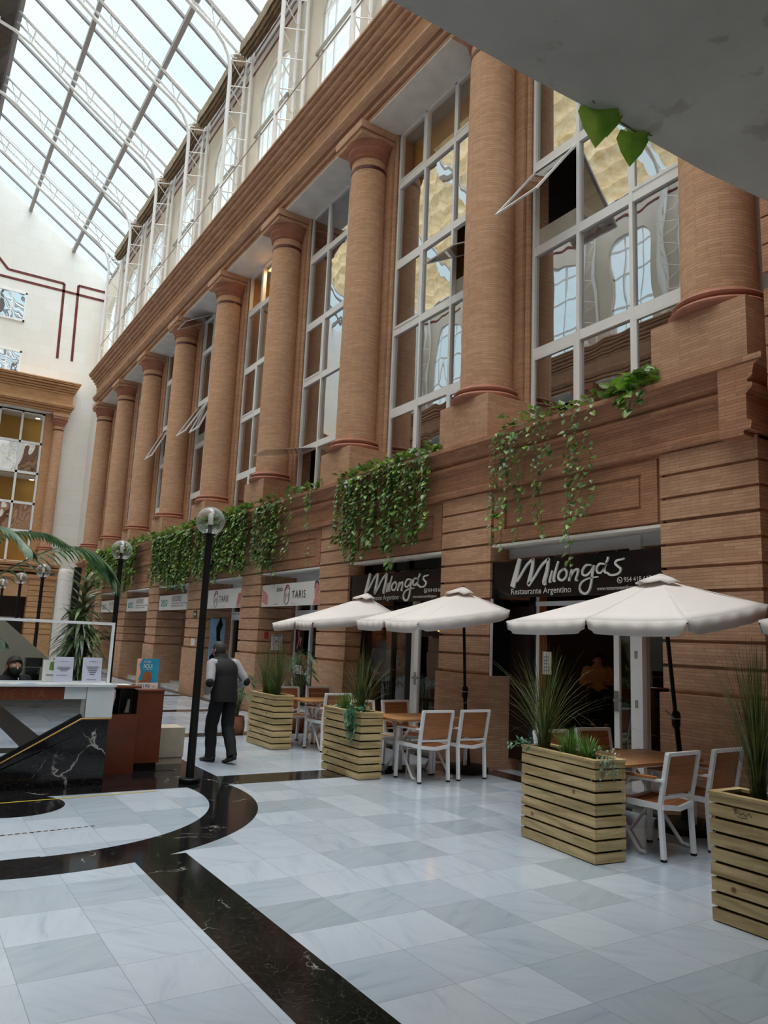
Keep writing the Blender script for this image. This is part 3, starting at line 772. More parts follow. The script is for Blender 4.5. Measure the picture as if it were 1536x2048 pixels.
# brick front of the end block
def endblock():
    YF = YE-1.0          # plane of the end piers
    m = MB()
    s = YE/41.0
    # entablature, stepped profile extruded along x with a mitred return
    prof = [(p[0]-7.13, p[1]) for p in PROF_ENT]
    yb = YE-0.35
    for (d, z), (d2, z2) in zip(prof[:-1], prof[1:]):
        if z2-z < 0.004: continue
        dd = -min(d, d2)
        m.box(-7.2, 6.38+dd*0.55, yb-dd-0.25, YE+0.1, z+0.05, z2+0.05)
    o = struct(m.build('trim_3', 'brick_light'))
    m = MB()
    m.box(5.30, 6.12, YE-0.12, YE+0.3, 4.7, 12.5)
    # lower storey piers and ledge
    gz = groove_zs()
    for x0, x1 in ((5.40, 6.62), (1.0, 2.2), (-3.1, -1.9)):
        m.box(x0+0.03, x1-0.03, YE-0.42, YE+0.3, 0, 4.0)
        m.box(x0-0.02, x1+0.02, YE-0.49, YE, 0, 1.28)
        for a, b in zip(gz, gz[1:]+[3.95]): m.box(x0, x1, YE-0.46, YE, a+0.016, b-0.018)
    for p, z in [(0.02, 3.95), (0.06, 4.03), (0.02, 4.1), (0.02, 4.33), (0.1, 4.45), (0.16, 4.6), (0.2, 4.68)]:
        m.box(-7.2, 6.65+p*0.4, YE-0.46-p, YE+0.2, z, z+0.1)
    m.box(-7.2, 5.4, YE-0.40, YE+0.2, 3.1, 3.95)
    for x0 in (0.9, -3.2): m.box(x0, x0+0.9, YE-0.12, YE+0.3, 4.7, 12.5)
    part(m, 'pier', 'brick_light', o)
    m = MB(); m.box(-7.2, 6.2, YE-0.4, YE+1.2, 12.46, 12.52); part(m, 'soffit', 'soffit', o)
    return o
EB = endblock()
ec = thing('slim_column', 'slim round brick column of the end facade, left of the tall cream wall strip', 'column', (5.93, YE-0.35, 0), 0)
column_parts(ec, 0.27, 0.24, slim=0.68)
for ch in [c for c in bpy.data.objects if c.parent == ec and c.name.startswith('pedestal')]: pass
def end_glazing():
    m = MB(); y = YE+0.05
    for x0, x1 in ((2.2, 5.28), (-1.9, 0.9)):
        for x in [x0+0.04, x0+(x1-x0)/3, x0+(x1-x0)*2/3, x1-0.04]: m.box(x-.05, x+.05, y-.05, y+.05, 4.75, 12.45)
        for z in (4.8, 6.35, 7.75, 9.3, 10.85, 12.4): m.box(x0, x1, y-.05, y+.05, z-.06, z+.06)
    o = struct(m.build('window_11', 'white_metal'))
    g = MB(); d = MB()
    for x0, x1 in ((2.2, 5.28), (-1.9, 0.9)):
        for a, b, k in ((4.8, 6.35, 0), (6.35, 7.75, 1), (9.3, 10.85, 1)):
            if k: g.quad((x0, y, a), (x1, y, a), (x1, y, b), (x0, y, b))
    g.build('pane', 'end_glass', o)
    m = MB(); m.box(-7.2, 6.0, YE+1.3, YE+1.4, 4.0, 12.6); m.box(-7.2, 6.0, YE+0.1, YE+1.3, 9.2, 9.35); m.box(-7.2, 6, YE+.1, YE+1.3, 4.0, 4.7); m.box(-7.2, 6, YE+.1, YE+1.3, 12.5, 12.6)
    m.build('back_room', 'interior_ochre', o)
    m = MB()
    m.box(-7.2, 6.0, YE+0.1, YE+1.3, 9.17, 9.2); m.box(-7.2, 6.0, YE+0.1, YE+1.3, 12.40, 12.44)
    m.build('room_ceiling', 'interior_ceiling', o)
end_glazing()
dl = None
for i, (x, z) in enumerate(((5.04, 12.37), (5.10, 9.12))):
    m = MB(); m.lathe([(0.13, 0), (0.13, 0.03), (0.1, 0.03)], 20, (0, 0, -0.03)); 
    o = thing('downlight', ['round recessed ceiling light under the end building upper floor', 'round recessed ceiling light one storey below, end building'][i], 'light', (x, YE+0.75, z))
    part(m, 'trim_ring', 'white_metal', o, True); m = MB(); m.lathe([(0.10, -0.035), (0.10, -0.031)], 20); part(m, 'lens', 'lamp_white', o)
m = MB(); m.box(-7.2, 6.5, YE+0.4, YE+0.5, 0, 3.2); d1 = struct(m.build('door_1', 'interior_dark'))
m = MB(); m.box(4.1, 5.3, YE+0.33, YE+0.38, 2.0, 2.1); m.box(4.1, 4.18, YE+.33, YE+.38, 0, 3); m.box(2.7, 2.78, YE+.33, YE+.38, 0, 3)
m.build('door_frame', 'grey_metal', d1)
# round cream pilaster at the corner
m = MB(); m.lathe([(0.33, 0), (0.33, 4.30), (0.31, 4.45), (0.24, 4.55)], 28, (6.92, 40.35, 0)); part(m, 'round_pilaster', 'cream_stone', WE, True)

# ------------------------------------------------------------------ glass roof
ZG = lambda x: 20.9+0.68*(6.95-abs(x))
m = MB()
for x in (7.65, 5.7, 3.4, 1.2): m.bar((x, -3, ZG(x)-0.10), (x, YE, ZG(x)-0.10), 0.16, 0.22)
for x in (-7.65, -5.7, -3.4, -1.2): m.bar((x, -3, ZG(x)-0.10), (x, YE, ZG(x)-0.10), 0.16, 0.22)
m.bar((0, -3, ZG(0)-0.12), (0, YE, ZG(0)-0.12), 0.2, 0.25)
RF = struct(m.build('ceiling', 'rafter'))
m = MB()
y = -2.6
step = 4.1/3
yy = [YK[0]-4.1*2+step*i for i in range(0, 36)]
for y in yy:
    if y > YE: continue
    for s in (-1, 1):
        for d in (-0.035, 0.035): m.bar((s*7.8, y+d, ZG(7.8)), (0, y+d, ZG(0)), 0.036, 0.09)
part(m, 'rafter', 'rafter', RF)
g = MB()
for a, b in zip(yy[:-1], yy[1:]):
    if a > YE: continue
    b = min(b, YE)
    for s in (-1, 1): g.quad((s*7.85, a, ZG(7.85)+.06), (s*7.85, b, ZG(7.85)+.06), (0, b, ZG(0)+.06), (0, a, ZG(0)+.06))
part(g, 'roof_glass', 'roof_glass', RF)

# ---- white lattice masts that bend into the roof trusses
def truss_mesh():
    root = bpy.data.objects.new('roof_truss', None); COL.objects.link(root)
    ch = MB()
    fp = [(6.9, 14.0), (6.9, 15.5), (6.9, 17.3), (6.9, 19.2), (6.88, 19.6), (6.80, 19.98), (6.62, 20.33), (6.30, 20.66), (5.95, 20.87), (5.42, 21.18), (3.35, 22.52), (2.38, 23.22), (1.74, 23.68), (1.1, 23.98), (0.5, 24.12), (0, 24.15)]
    fp = fp+[(-x, z) for x, z in fp[-2::-1]]
    ch.tube([(x, 0, z) for x, z in fp], 0.062, 10)
    for s in (-1, 1):
        for d in (-0.3, 0.3):
            ch.tube([(s*7.50, d, 14.0), (s*7.50, d, 20.35)], 0.055, 8)
            ch.tube([(s*7.3, d, ZG(7.3)-0.22), (0, d, ZG(0)-0.22)], 0.058, 8)
    LV = []
    zs = [14.35+0.92*i for i in range(7)]
    for s in (-1, 1):
        for i, z in enumerate(zs):
            lt = MB(); LV.append(lt); a = (s*6.9, 0, z)
            lt.tube([a, (s*7.5, -0.3, z), (s*7.5, 0.3, z-0.36), a], 0.020, 6)
            lt.tube([a, (s*7.5, 0.3, z-0.36)], 0.018, 6)
        lt = MB(); LV.append(lt); lt.tube([(s*6.80, 0, 20.0), (s*7.5, -0.3, 20.3), (s*7.5, 0.3, 20.3), (s*6.80, 0, 20.0)], 0.022, 6)
        def fz(x):
            for (a, za), (b, zb) in zip(fp[:-1], fp[1:]):
                if b <= x <= a: return za+(zb-za)*(a-x)/max(1e-6, a-b)
            return 24
        for x in (6.3, 5.15, 4.0, 2.85, 1.7, 0.55):
            z0 = fz(x); xr = x+0.10; zz_ = ZG(xr)-0.22; x3 = x-0.3
            lt = MB(); LV.append(lt); lt.tube([(s*x, 0, z0), (s*xr, -0.3, zz_), (s*xr, 0.3, zz_), (s*x, 0, z0)], 0.022, 6)
            lt.tube([(s*x, 0, z0), (s*(xr-.42), -0.3, ZG(xr-.42)-0.22)], 0.018, 6)
    part(ch, 'chord', 'white_metal', root, True); 
    for lt in LV: part(lt, 'brace', 'white_metal', root, True)
    return root
tl = ['over the rightmost column, hidden by the slab', 'second from the near end', 'third from the near end at top edge',
      'fourth from the near end', 'middle one of nine', 'sixth from the near end', 'seventh from the near end', 'second from the cream end wall', 'last, touching the cream end wall']
T0 = truss_mesh(); T0.location = (0, YK[0], 0)
tag(T0, 'white lattice mast curving into roof truss, '+tl[0], 'truss', 'white lattice masts bending into the roof')
for k in range(1, 9): dup(T0, (0, YK[k], 0), None, 'white lattice mast curving into roof truss, '+tl[k])
# cable rod along the masts
m = MB(); m.tube([(6.88, -2, 15.35), (6.88, YK[-1], 15.35)], 0.018, 6)
tag(m.build('guard_cable', 'grey_metal', smooth=True), 'thin straight rod running along all the white masts above the cornice', 'rod')

# ---- folded canopies under the eave
def folded(k):
    m = MB(); rnd = random.Random(k*5+1); ya, yb = YK[k]+0.12, YK[k+1]-0.35
    n = 26; J = 10
    zig = []
    rows = []
    for i in range(n+1):
        t = i/n; y = ya+(yb-ya)*t; sag = 0.12*sin(pi*t)
        r = []
        for j in range(J):
            u = j/(J-1); x = 7.02+0.42*u
            z = 20.10-sag+(0.055 if j % 2 else -0.055)+rnd.uniform(-.02, .02)-0.33*sin(pi*u)*0.6-0.12*(1-u)
            r.append((x, y, z))
        for j in range(J-1, -1, -1):
            u = j/(J-1); r.append((7.04+0.40*u, y, 20.30-sag*0.6+rnd.uniform(-.02, .02)))
        rows.append(r)
    L = len(rows[0]); vs = [p for r in rows for p in r]
    fs = [(i*L+j, i*L+(j+1) % L, (i+1)*L+(j+1) % L, (i+1)*L+j) for i in range(n) for j in range(L)]
    fs += [tuple(range(L-1, -1, -1)), tuple(n*L+j for j in range(L))]
    m.add(vs, fs); return m
fl = ['nearest of eight, above the slab edge', 'second nearest of eight', 'third nearest of eight', 'fourth nearest of eight', 'fifth nearest of eight', 'sixth nearest of eight', 'seventh nearest of eight', 'last one, beside the cream end wall']
for k in range(8):
    fo = folded(k).build('folded_canopy', 'awning_cloth')
    for yy_ in (YK[k]+0.5, (YK[k]+YK[k+1])/2, YK[k+1]-0.7):
        cm = MB(); cm.tube([(7.25, yy_, 20.2), (7.25, yy_, ZG(7.25)-0.02)], 0.012, 6); part(cm, 'hanger', 'grey_metal', fo)
    tag(fo, 'brown pleated sun canopy under the glass eave, '+fl[k], 'canopy', 'folded canopies along the eave')
m = MB(); m.box(XU, 8.0, -2, YE, 0, 0.001) if False else None
# dark folded cloth along the ridge
m = MB(); rnd = random.Random(3)
vs = []; fs = []; n = 60
for i in range(n+1):
    y = 2+(YE-2.4)*i/n; s = 0.1*sin(i*pi/3)
    for (x, z) in ((1.15, 24.72), (1.05, 24.25-s), (0.75, 24.18+s), (0.4, 24.35-s), (0.15, 24.75), (0.1, 25.1)): vs.append((x, y, z+rnd.uniform(-.03, .03)))
for i in range(n):
    for j in range(5): fs.append((i*6+j, i*6+j+1, (i+1)*6+j+1, (i+1)*6+j))
m.add(vs, fs)
tag(m.build('ridge_canopy', 'awning_dark'), 'dark brown sun cloth gathered along the roof ridge at top left', 'canopy')
# quilted velum under the far roof slope (seen in the window reflections)
def velum(k):
    m = MB(); ya, yb = YK[0]-4.1+4.1*k+0.35, YK[0]-4.1+4.1*(k+1)-0.35; nx, ny = 48, 12; vs = []
    for i in range(nx+1):
        x = -6.9+6.4*i/nx
        for j in range(ny+1):
            y = ya+(yb-ya)*j/ny
            q = abs(sin(pi*i/nx*12))*0.16+abs(sin(pi*j/ny*3))*0.07
            vs.append((x, y, ZG(x)-0.95-q))
    w = ny+1
    m.add(vs, [(i*w+j, i*w+j+1, (i+1)*w+j+1, (i+1)*w+j) for i in range(nx) for j in range(ny)])
    return m
vp = struct(velum(0).build('ceiling_velum', 'quilted_cloth', smooth=True))
for k in range(1, 9): part(velum(k), 'velum_panel', 'quilted_cloth', vp, True)

# ------------------------------------------------------------------ opposite side of the hall (seen in reflections, closes the room)
def mir(mb): mb.mirror(); return mb
WL = struct(mir(piers(YK)).build('wall_left', 'brick'))
part(mir(bay_panels(YK)), 'panel', 'brick', WL); part(mir(ledge(-2, Y1)), 'ledge', 'brick', WL); part(mir(pilasters(YK)), 'pilaster', 'brick', WL)
part(mir(entab(-2, Y1)), 'entablature', 'brick', WL)
m = MB(); m.box(-7.98, -7.15, -2, Y1, 12.44, 12.475); part(m, 'soffit', 'soffit', WL)
m = MB(); c = MB(); b = MB()
for y in YK:
    m.lathe([(0.415, 5.4), (0.41, 8), (0.38, 11.85)], 24, (-7.5, y, 0)); c.lathe([(0.4, 11.8), (0.45, 11.9), (0.43, 12.0), (0.52, 12.15), (0.54, 12.2)], 24, (-7.5, y, 0))
    c.box(-8.05, -6.95, y-.55, y+.55, 12.2, 12.47); c.box(-8, -7.04, y-PW, y+PW, 4.72, 5.42); b.lathe([(0.4, 11.57), (0.4, 11.66)], 24, (-7.5, y, 0))
part(m, 'shafts', 'brick', WL, True); part(c, 'capitals', 'terracotta', WL); part(b, 'neck_bands', 'band_glaze', WL)
m = MB(); g = MB()
for a, b_ in zip(YK[:-1], YK[1:]):
    y0, y1 = a+PW, b_-PW
    for z in [4.77]+ROWS[1:]: m.box(-7.99, -7.91, y0, y1, z-.07, z+.07)
    for i in range(4): yv = y0+(y1-y0)*i/3; m.box(-7.99, -7.91, yv-.03, yv+.03, 4.8, 12.45)
    g.quad((-7.95, y0, 4.72), (-7.95, y1, 4.72), (-7.95, y1, 12.47), (-7.95, y0, 12.47))
    g.quad((-8.0, y0, 0), (-8.0, y1, 0), (-8.0, y1, 3.2), (-8.0, y0, 3.2))
part(m, 'window_frames', 'window_frame', WL); part(g, 'dark_glass', 'black_panel', WL)
part(mir(upper_wall(YU+[YE])), 'upper_wall', 'upper_stone_shaded', WL)
fm, gm = uwall_frames(YU); part(mir(fm), 'arched_frames', 'white_metal', WL); part(mir(gm), 'arched_panes', 'arch_glass', WL)
m = MB()
m.box(-XU-0.01, -XU+0.008, YU[0], YU[-1], 19.86, 19.98); m.box(-XU-0.01, -XU+0.008, YU[0], YU[-1], 19.44, 19.55)
part(m, 'stripe', 'red_stripe', WL)
m = MB(); m.box(-8.3, -8.0, -2, YE, 0, 14); part(m, 'backing', 'interior_dark', WL)
m = MB(); m.box(-8, 9, -7.3, -7.0, 0, 4.8); m.add([(-7.8, -3, 4.8), (7.8, -3, 4.8), (7.8, -3, zr(7.8)), (0, -3, zr(0)), (-7.8, -3, zr(7.8))], [(4, 3, 2, 1, 0)])
struct(m.build('wall_back', 'cream_stone'))
m = MB(); m.box(-8, -7.3, -7, 4.2, 0, 4.8); m.box(8.9, 9.1, -7, -2, 0, 4.8); struct(m.build('wall_side', 'brick'))

# ---- grey slab overhead
m = MB(); prof = [(-7.9, 2.80), (1.6, 2.80), (2.6, 2.785), (3.4, 2.755), (4.1, 2.745), (5.2, 2.66), (6.4, 2.56), (9.0, 2.4), (9.0, -7.0), (-7.9, -7.0)]
m.prism_z(prof, 4.80, 5.25)
struct(m.build('ceiling_slab', 'slab_plaster'))
m = MB(); m.tube([(-3.0, -6, 4.799), (0.9, 2.79, 4.799)], 0.004, 4); 
# brick pilaster just inside the right edge
m = MB()
z = 0.0
while z < 12.3:
    notch = abs(z-5.22) < 0.01
    z2 = z+0.29 if z < 5.0 or z > 5.3 else z+0.16
    if 4.9 < z < 5.22: z2 = min(z2, 5.22)
    m.box(6.68 if not (5.2 < z < 5.37) else 6.95, 8.88, 2.95, 3.90 if not (5.2 < z < 5.37) else 3.8, z, z2-0.02); m.box(6.73, 8.88, 3.0, 3.86, z2-0.021, z2+0.001) if not (5.2 < z < 5.37) else None
    z = z2
struct(m.build('trim_4', 'brick_dark'))

# ------------------------------------------------------------------ shop recesses
DARKROOM = MB()
def yz(X, yl, zb):          # maps sign-local (u right, v up, h out) to the plane X, seen from the hall
    return lambda u, v, h, X=X, yl=yl, zb=zb: (X-0.008*h, yl-u, zb+v)
def yzt(X, yl, zb, th): return lambda u, v, h: (X-th*h, yl-u, zb+v)

m = MB()
for k in range(8):
    a, b = YK[k]+PW, YK[k+1]-PW
    X = 7.62 if k < 2 else 8.2
    # step, floor and dark room behind
    m.box(8.24, XB, a-0.6, a-0.55, 0, 3.9) if k in (4, 6) else None
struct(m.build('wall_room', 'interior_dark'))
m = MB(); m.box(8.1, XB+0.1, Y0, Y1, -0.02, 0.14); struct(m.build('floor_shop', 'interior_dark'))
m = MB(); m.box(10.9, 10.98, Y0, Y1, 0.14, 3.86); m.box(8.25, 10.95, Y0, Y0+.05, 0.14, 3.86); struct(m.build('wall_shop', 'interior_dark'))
m = MB()
for k in range(8):
    m.box(7.45 if k > 1 else 7.7, 8.2, YK[k]+PW, YK[k+1]-PW, -0.02, 0.08); m.box(7.75, 8.2, YK[k]+PW, YK[k+1]-PW, 0.08, 0.16)
struct(m.build('trim_5', 'marble_grey'))

def shopfront(n, X, posts, ya, yb, panes, mat='white_metal', door=None, top=3.1, head=2.3):
    fr = MB()
    for y, w, d in posts: fr.box(X-d/2, X+d/2, y-w/2, y+w/2, 0.1, top)
    fr.box(X-.03, X+.03, ya, yb, head-0.03, head+0.03); fr.box(X-.04, X+.04, ya, yb, top-0.14, top)
    o = struct(fr.build('window_%d' % n, mat))
    for (p, q, z0, z1) in panes:
        g = MB(); g.quad((X, p, z0), (X, q, z0), (X, q, z1), (X, p, z1)); g.build('pane', 'shop_glass', o)
    return o
# restaurant, near bay
o = shopfront(21, 7.55, [(6.12, 0.17, 0.14), (5.52, 0.05, 0.08)], 5.49, 8.41, [(5.53, 6.03, 0.16, 3.0), (6.2, 6.46, 0.16, 2.28), (5.53, 8.4, 2.34, 3.0)])
m = MB(); m.box(7.50, 7.60, 7.86, 7.96, 0.1, 2.9); m.box(7.2, 7.58, 8.385, 8.41, 0.08, 2.36); part(m, 'black_post', 'black_panel', o)
m = MB(); m.box(7.52, 7.58, 7.965, 8.40, 0.16, 2.36); part(m, 'door_panel', 'mahogany_dark', o)
m = MB(); m.box(7.53, 7.57, 7.835, 7.86, 0.1, 2.5); m.box(7.17, 7.20, 8.385, 8.412, 0.08, 2.36); part(m, 'white_edge', 'white_metal', o)
m = MB(); m.box(7.53, 7.57, 6.42, 6.50, 0.1, 2.3); d = part(m, 'door_stile', 'white_metal', o)
h = MB(); h.box(7.45, 7.53, 6.445, 6.475, 1.10, 1.13); h.box(7.45, 7.475, 6.34, 6.475, 1.10, 1.13); h.box(7.515, 7.53, 6.43, 6.49, 0.98, 1.22); h.build('door_handle', 'steel', d)
m = MB()
for z in (1.05, 1.62, 2.1): m.box(7.472, 7.48, 6.10, 6.14, z, z+0.09)
part(m, 'hinge', 'grey_metal', o)
# restaurant, second bay
o = shopfront(22, 7.55, [(12.35, 0.16, 0.08), (11.45, 0.06, 0.08), (10.94, 0.15, 0.08)], 9.59, 12.51, [(11.5, 12.27, 0.16, 2.28), (11.02, 11.42, 0.16, 2.28), (9.6, 12.5, 2.34, 3.0)], mat='black_metal')
m = MB(); m.box(7.50, 7.60, 10.76, 10.84, 0.1, 2.4); part(m, 'white_jamb', 'white_metal', o)
m = MB(); m.box(7.28, 7.34, 10.33, 10.44, 0.12, 2.3); m.box(7.28, 7.34, 9.66, 10.33, 0.12, 0.24); m.box(7.28, 7.34, 9.66, 10.33, 2.2, 2.3); m.box(7.28, 7.34, 9.60, 9.67, 0.12, 2.3); d = part(m, 'open_door', 'white_metal', o)
h = MB(); h.box(7.22, 7.28, 10.37, 10.40, 1.12, 1.15); h.box(7.22, 7.245, 10.25, 10.40, 1.12, 1.15); h.box(7.265, 7.28, 10.36, 10.41, 1.02, 1.22); h.build('door_handle', 'steel', d)
g = MB(); g.quad((7.31, 9.67, 0.24), (7.31, 10.33, 0.24), (7.31, 10.33, 2.2), (7.31, 9.67, 2.2)); g.build('door_pane', 'shop_glass', d)
# other shops: door at the far side of the recess
lab = 23
for k in range(2, 8):
    ya, yb = YK[k]+PW, YK[k+1]-PW
    X = 8.1
    ps = [(yb-0.08, 0.07, 0.07), (yb-0.85, 0.08, 0.07), (ya+0.9, 0.05, 0.06)]
    if k >= 4: ps = [(yb-0.5, 0.06, 0.06), (ya+0.9, 0.05, 0.06)]
    o = shopfront(lab, X, ps, ya, yb, [(ya+0.05, yb-0.92, 0.2, 2.25), (yb-0.8, yb-0.12, 0.2, 2.25), (ya, yb, 2.34, 2.98)]); lab += 1
    if k in (2, 3):
        m = MB(); m.box(X-.03, X+.03, yb-0.85, yb-0.08, 0.86, 1.06); m.box(X-.03, X+.03, yb-0.85, yb-0.08, 2.1, 2.28); part(m, 'door_rail', 'white_metal', o)

# ------------------------------------------------------------------ signs
SCRIPT = [
[(0.181, 0.495, 0.062), (0.121, 0.32, 0.085), (0.043, 0.112, 0.09)],
[(0.132, 0.184, 0.03), (0.191, 0.251, 0.036), (0.324, 0.403, 0.036), (0.45, 0.48, 0.034)],
[(0.45, 0.484, 0.036), (0.426, 0.341, 0.056), (0.366, 0.152, 0.062), (0.391, 0.154, 0.044), (0.472, 0.228, 0.036), (0.612, 0.385, 0.036), (0.742, 0.461, 0.038)],
[(0.737, 0.465, 0.036), (0.709, 0.307, 0.055), (0.658, 0.155, 0.066), (0.695, 0.142, 0.04)],
[(0.807, 0.3, 0.025), (0.778, 0.224, 0.034), (0.759, 0.16, 0.034), (0.785, 0.155, 0.022)],
[(0.913, 0.417, 0.021), (0.862, 0.29, 0.034), (0.83, 0.174, 0.034), (0.863, 0.165, 0.021)],
[(1.009, 0.313, 0.027), (0.933, 0.27, 0.027), (0.914, 0.201, 0.03), (0.972, 0.165, 0.027), (1.041, 0.199, 0.027), (1.06, 0.263, 0.027), (1.022, 0.31, 0.024), (0.984, 0.309, 0.018)],
[(1.147, 0.3, 0.023), (1.122, 0.219, 0.029), (1.098, 0.151, 0.029)],
[(1.116, 0.201, 0.021), (1.19, 0.28, 0.026), (1.251, 0.29, 0.029), (1.239, 0.224, 0.029), (1.214, 0.164, 0.029), (1.245, 0.154, 0.02)],
[(1.471, 0.332, 0.022), (1.389, 0.337, 0.025), (1.335, 0.288, 0.028), (1.329, 0.227, 0.025), (1.388, 0.21, 0.025), (1.459, 0.252, 0.022), (1.506, 0.321, 0.022)],
[(1.518, 0.329, 0.022), (1.488, 0.223, 0.028), (1.47, 0.113, 0.03), (1.435, 0.02, 0.03), (1.37, -0.018, 0.028), (1.299, 0.011, 0.028), (1.281, 0.075, 0.023), (1.329, 0.136, 0.023), (1.435, 0.172, 0.019), (1.58, 0.183, 0.016)],
[(1.683, 0.332, 0.021), (1.604, 0.341, 0.024), (1.558, 0.291, 0.024), (1.569, 0.237, 0.022), (1.62, 0.23, 0.022), (1.671, 0.275, 0.021), (1.7, 0.335, 0.021)],
[(1.7, 0.331, 0.021), (1.677, 0.269, 0.024), (1.693, 0.226, 0.021), (1.727, 0.229, 0.016)],
[(1.734, 0.417, 0.019), (1.728, 0.382, 0.024), (1.7, 0.349, 0.016)],
[(1.979, 0.382, 0.015), (1.942, 0.372, 0.02), (1.871, 0.364, 0.023), (1.844, 0.331, 0.023), (1.881, 0.294, 0.023), (1.924, 0.261, 0.023), (1.907, 0.219, 0.023), (1.848, 0.196, 0.023), (1.765, 0.196, 0.024), (1.727, 0.22, 0.018)],
]

def arc_pts(cx, cy, rx, ry, a0, a1, w, n=14):
    return [(cx+rx*cos(a0+(a1-a0)*i/n), cy+ry*sin(a0+(a1-a0)*i/n), w) for i in range(n+1)]
def milonga(yl, yr, yt, label):
    o = thing('shop_sign', label, 'sign', (0, 0, 0), 0, 'black restaurant name signs')
    m = MB(); m.box(7.195, 7.215, yr, yl, 2.365, 2.875); part(m, 'sign_panel', 'black_panel', o)
    m = MB()
    for st in SCRIPT: m.ribbon(smooth_path(st, 5), yzt(7.192, yt, 2.40, 0.02))
    part(m, 'script_name', 'letter_white', o)
    m = text_mb('Restaurante Argentino', 0.118, yzt(7.192, yt, 2.41, 0.004), sx_=1.04); part(m, 'subtitle', 'letter_white', o)
    m = text_mb('954 418 667', 0.082, yzt(7.192, yt-1.96, 2.505, 0.004), align='LEFT', sx_=0.95)
    m = text_mb('www.restaurantemilongas.es', 0.066, yzt(7.192, yt-1.55, 2.42, 0.004), sx_=0.86, mb=m)
    m.ribbon(arc_pts(1.90, 0.13, 0.035, 0.035, 0, 2*pi, 0.008), yzt(7.192, yt, 2.40, 0.004)); m.ribbon([(1.885, 0.145, 0.012), (1.895, 0.125, 0.012), (1.915, 0.118, 0.012)], yzt(7.192, yt, 2.40, 0.004))
    part(m, 'contact_line', 'letter_white', o)
    return o
milonga(8.42, 5.50, 8.008, 'black restaurant sign with white script lettering, above the nearest doorway')
milonga(12.50, 9.60, 11.95, 'black restaurant sign with white script lettering, second doorway from the right')
def taris(yl, yr, hand_left, face, label):
    o = thing('shop_sign', label, 'sign', (0, 0, 0), 0, 'white beauty salon signs')
    m = MB(); m.box(7.195, 7.215, yr, yl, 2.365, 2.86); part(m, 'sign_panel', 'white_panel', o)
    Wd = yl-yr; F = yzt(7.192, yl, 2.365, 0.003); u0 = 0.27*Wd if hand_left else 0.03*Wd
    m = text_mb('Estetica', 0.15, yzt(7.192, yl-u0, 2.365+0.33, 0.003), shear=0.5, sx_=0.72); part(m, 'script_word', 'letter_dark', o)
    c = 0.47*Wd if hand_left else 0.37*Wd
    m = MB(); m.ribbon([(c-0.13, 0.08, .012), (c-0.15, 0.2, .02), (c-0.13, 0.36, .03), (c-0.04, 0.45, .035), (c+0.06, 0.44, .03), (c+0.12, 0.34, .02)], F); m.ribbon([(c-0.1, 0.33, 0.012), (c-0.03, 0.40, 0.02), (c+0.07, 0.38, 0.014)], F); part(m, 'red_arch', 'crimson', o)
    m = MB(); m.ribbon([(c-0.13, 0.1, .01), (c-0.04, 0.03, .014), (c+0.05, 0.05, .012), (c+0.11, 0.16, .01), (c+0.12, 0.32, .01)], F)
    m.ribbon([(c-0.09, 0.12, .012), (c-0.06, 0.27, .012), (c, 0.17, .012), (c+0.05, 0.28, .012), (c+0.09, 0.12, .012)], F); part(m, 'monogram', 'letter_dark', o)
    m = text_mb('TARIS', 0.235, yzt(7.192, yl-c-0.24, 2.365+0.16, 0.003), sx_=1.0, spacing=1.12)
    for q in (0.25, 0.55): m = text_mb('estetica taris', 0.04, yzt(7.192, yl-q*Wd, 2.40, 0.003), mb=m)
    part(m, 'lettering', 'letter_dark', o)
    m = MB()
    hu = 0.02 if hand_left else Wd-0.42
    base = [(hu+0.16, 0.1), (hu+0.3, 0.02), (hu+0.38, 0.12), (hu+0.4, 0.3), (hu+0.3, 0.4)]
    for i in range(4): m.ribbon([(hu+0.05+0.06*i, 0.02, .03), (hu+0.12+0.06*i, 0.2+0.02*i, .05), (hu+0.2+0.05*i, 0.36, .06)] if not hand_left else [(hu+0.04, 0.36-0.07*i, .06), (hu+0.2, 0.3-0.07*i, .05), (hu+0.33, 0.2-0.05*i, .035)], F)
    part(m, 'hand_motif', 'pink', o)
    if face:
        m = MB(); fx = Wd-0.28
        pts = [(fx-.02, 0.01), (fx+.24, .01), (fx+.2, .1), (fx+.16, .16), (fx+.2, .27), (fx+.19, .4), (fx+.12, .47), (fx+.05, .43), (fx+.03, .3), (fx+.06, .16), (fx+.02, .1)]
        m.add([F(u, v, 1) for u, v in pts], [tuple(range(len(pts)))]); part(m, 'face_motif', 'pink', o)
        m = MB(); m.ribbon([(fx+.03, .34, .03), (fx+.06, .46, .05), (fx+.14, .485, .05), (fx+.2, .42, .03)], F); part(m, 'hair_motif', 'letter_dark', o)
taris(16.61, 13.69, True, True, 'white beauty salon sign with a woman at its right end')
taris(20.71, 17.79, False, False, 'white beauty salon sign with a hand motif, left of the other salon sign')
def aeso(yl, yr, label, extra=0):
    o = thing('shop_sign', label, 'sign', (0, 0, 0), 0, 'white advisory office signs')
    m = MB(); m.box(7.19, 7.22, yr, yl, 2.365, 2.83); part(m, 'sign_panel', 'white_panel', o)
    m = text_mb('aeso', 0.46, yzt(7.187, yl-0.22, 2.365+0.12, 0.003), sx_=0.82)
    part(m, 'logo', 'teal', o)
    m = text_mb('ASESORES', 0.235, yzt(7.187, yl-1.33, 2.365+0.26, 0.003), sx_=0.70, spacing=1.3, shear=0.1)
    m.ribbon([(1.33, 0.2, .014), (2.8, 0.2, .014)], yzt(7.187, yl, 2.365, 0.003))
    m = text_mb('fiscal - laboral - juridico - contable', 0.09, yzt(7.187, yl-1.33, 2.365+0.1, 0.003), sx_=0.9, mb=m); part(m, 'lettering', 'letter_dark', o)
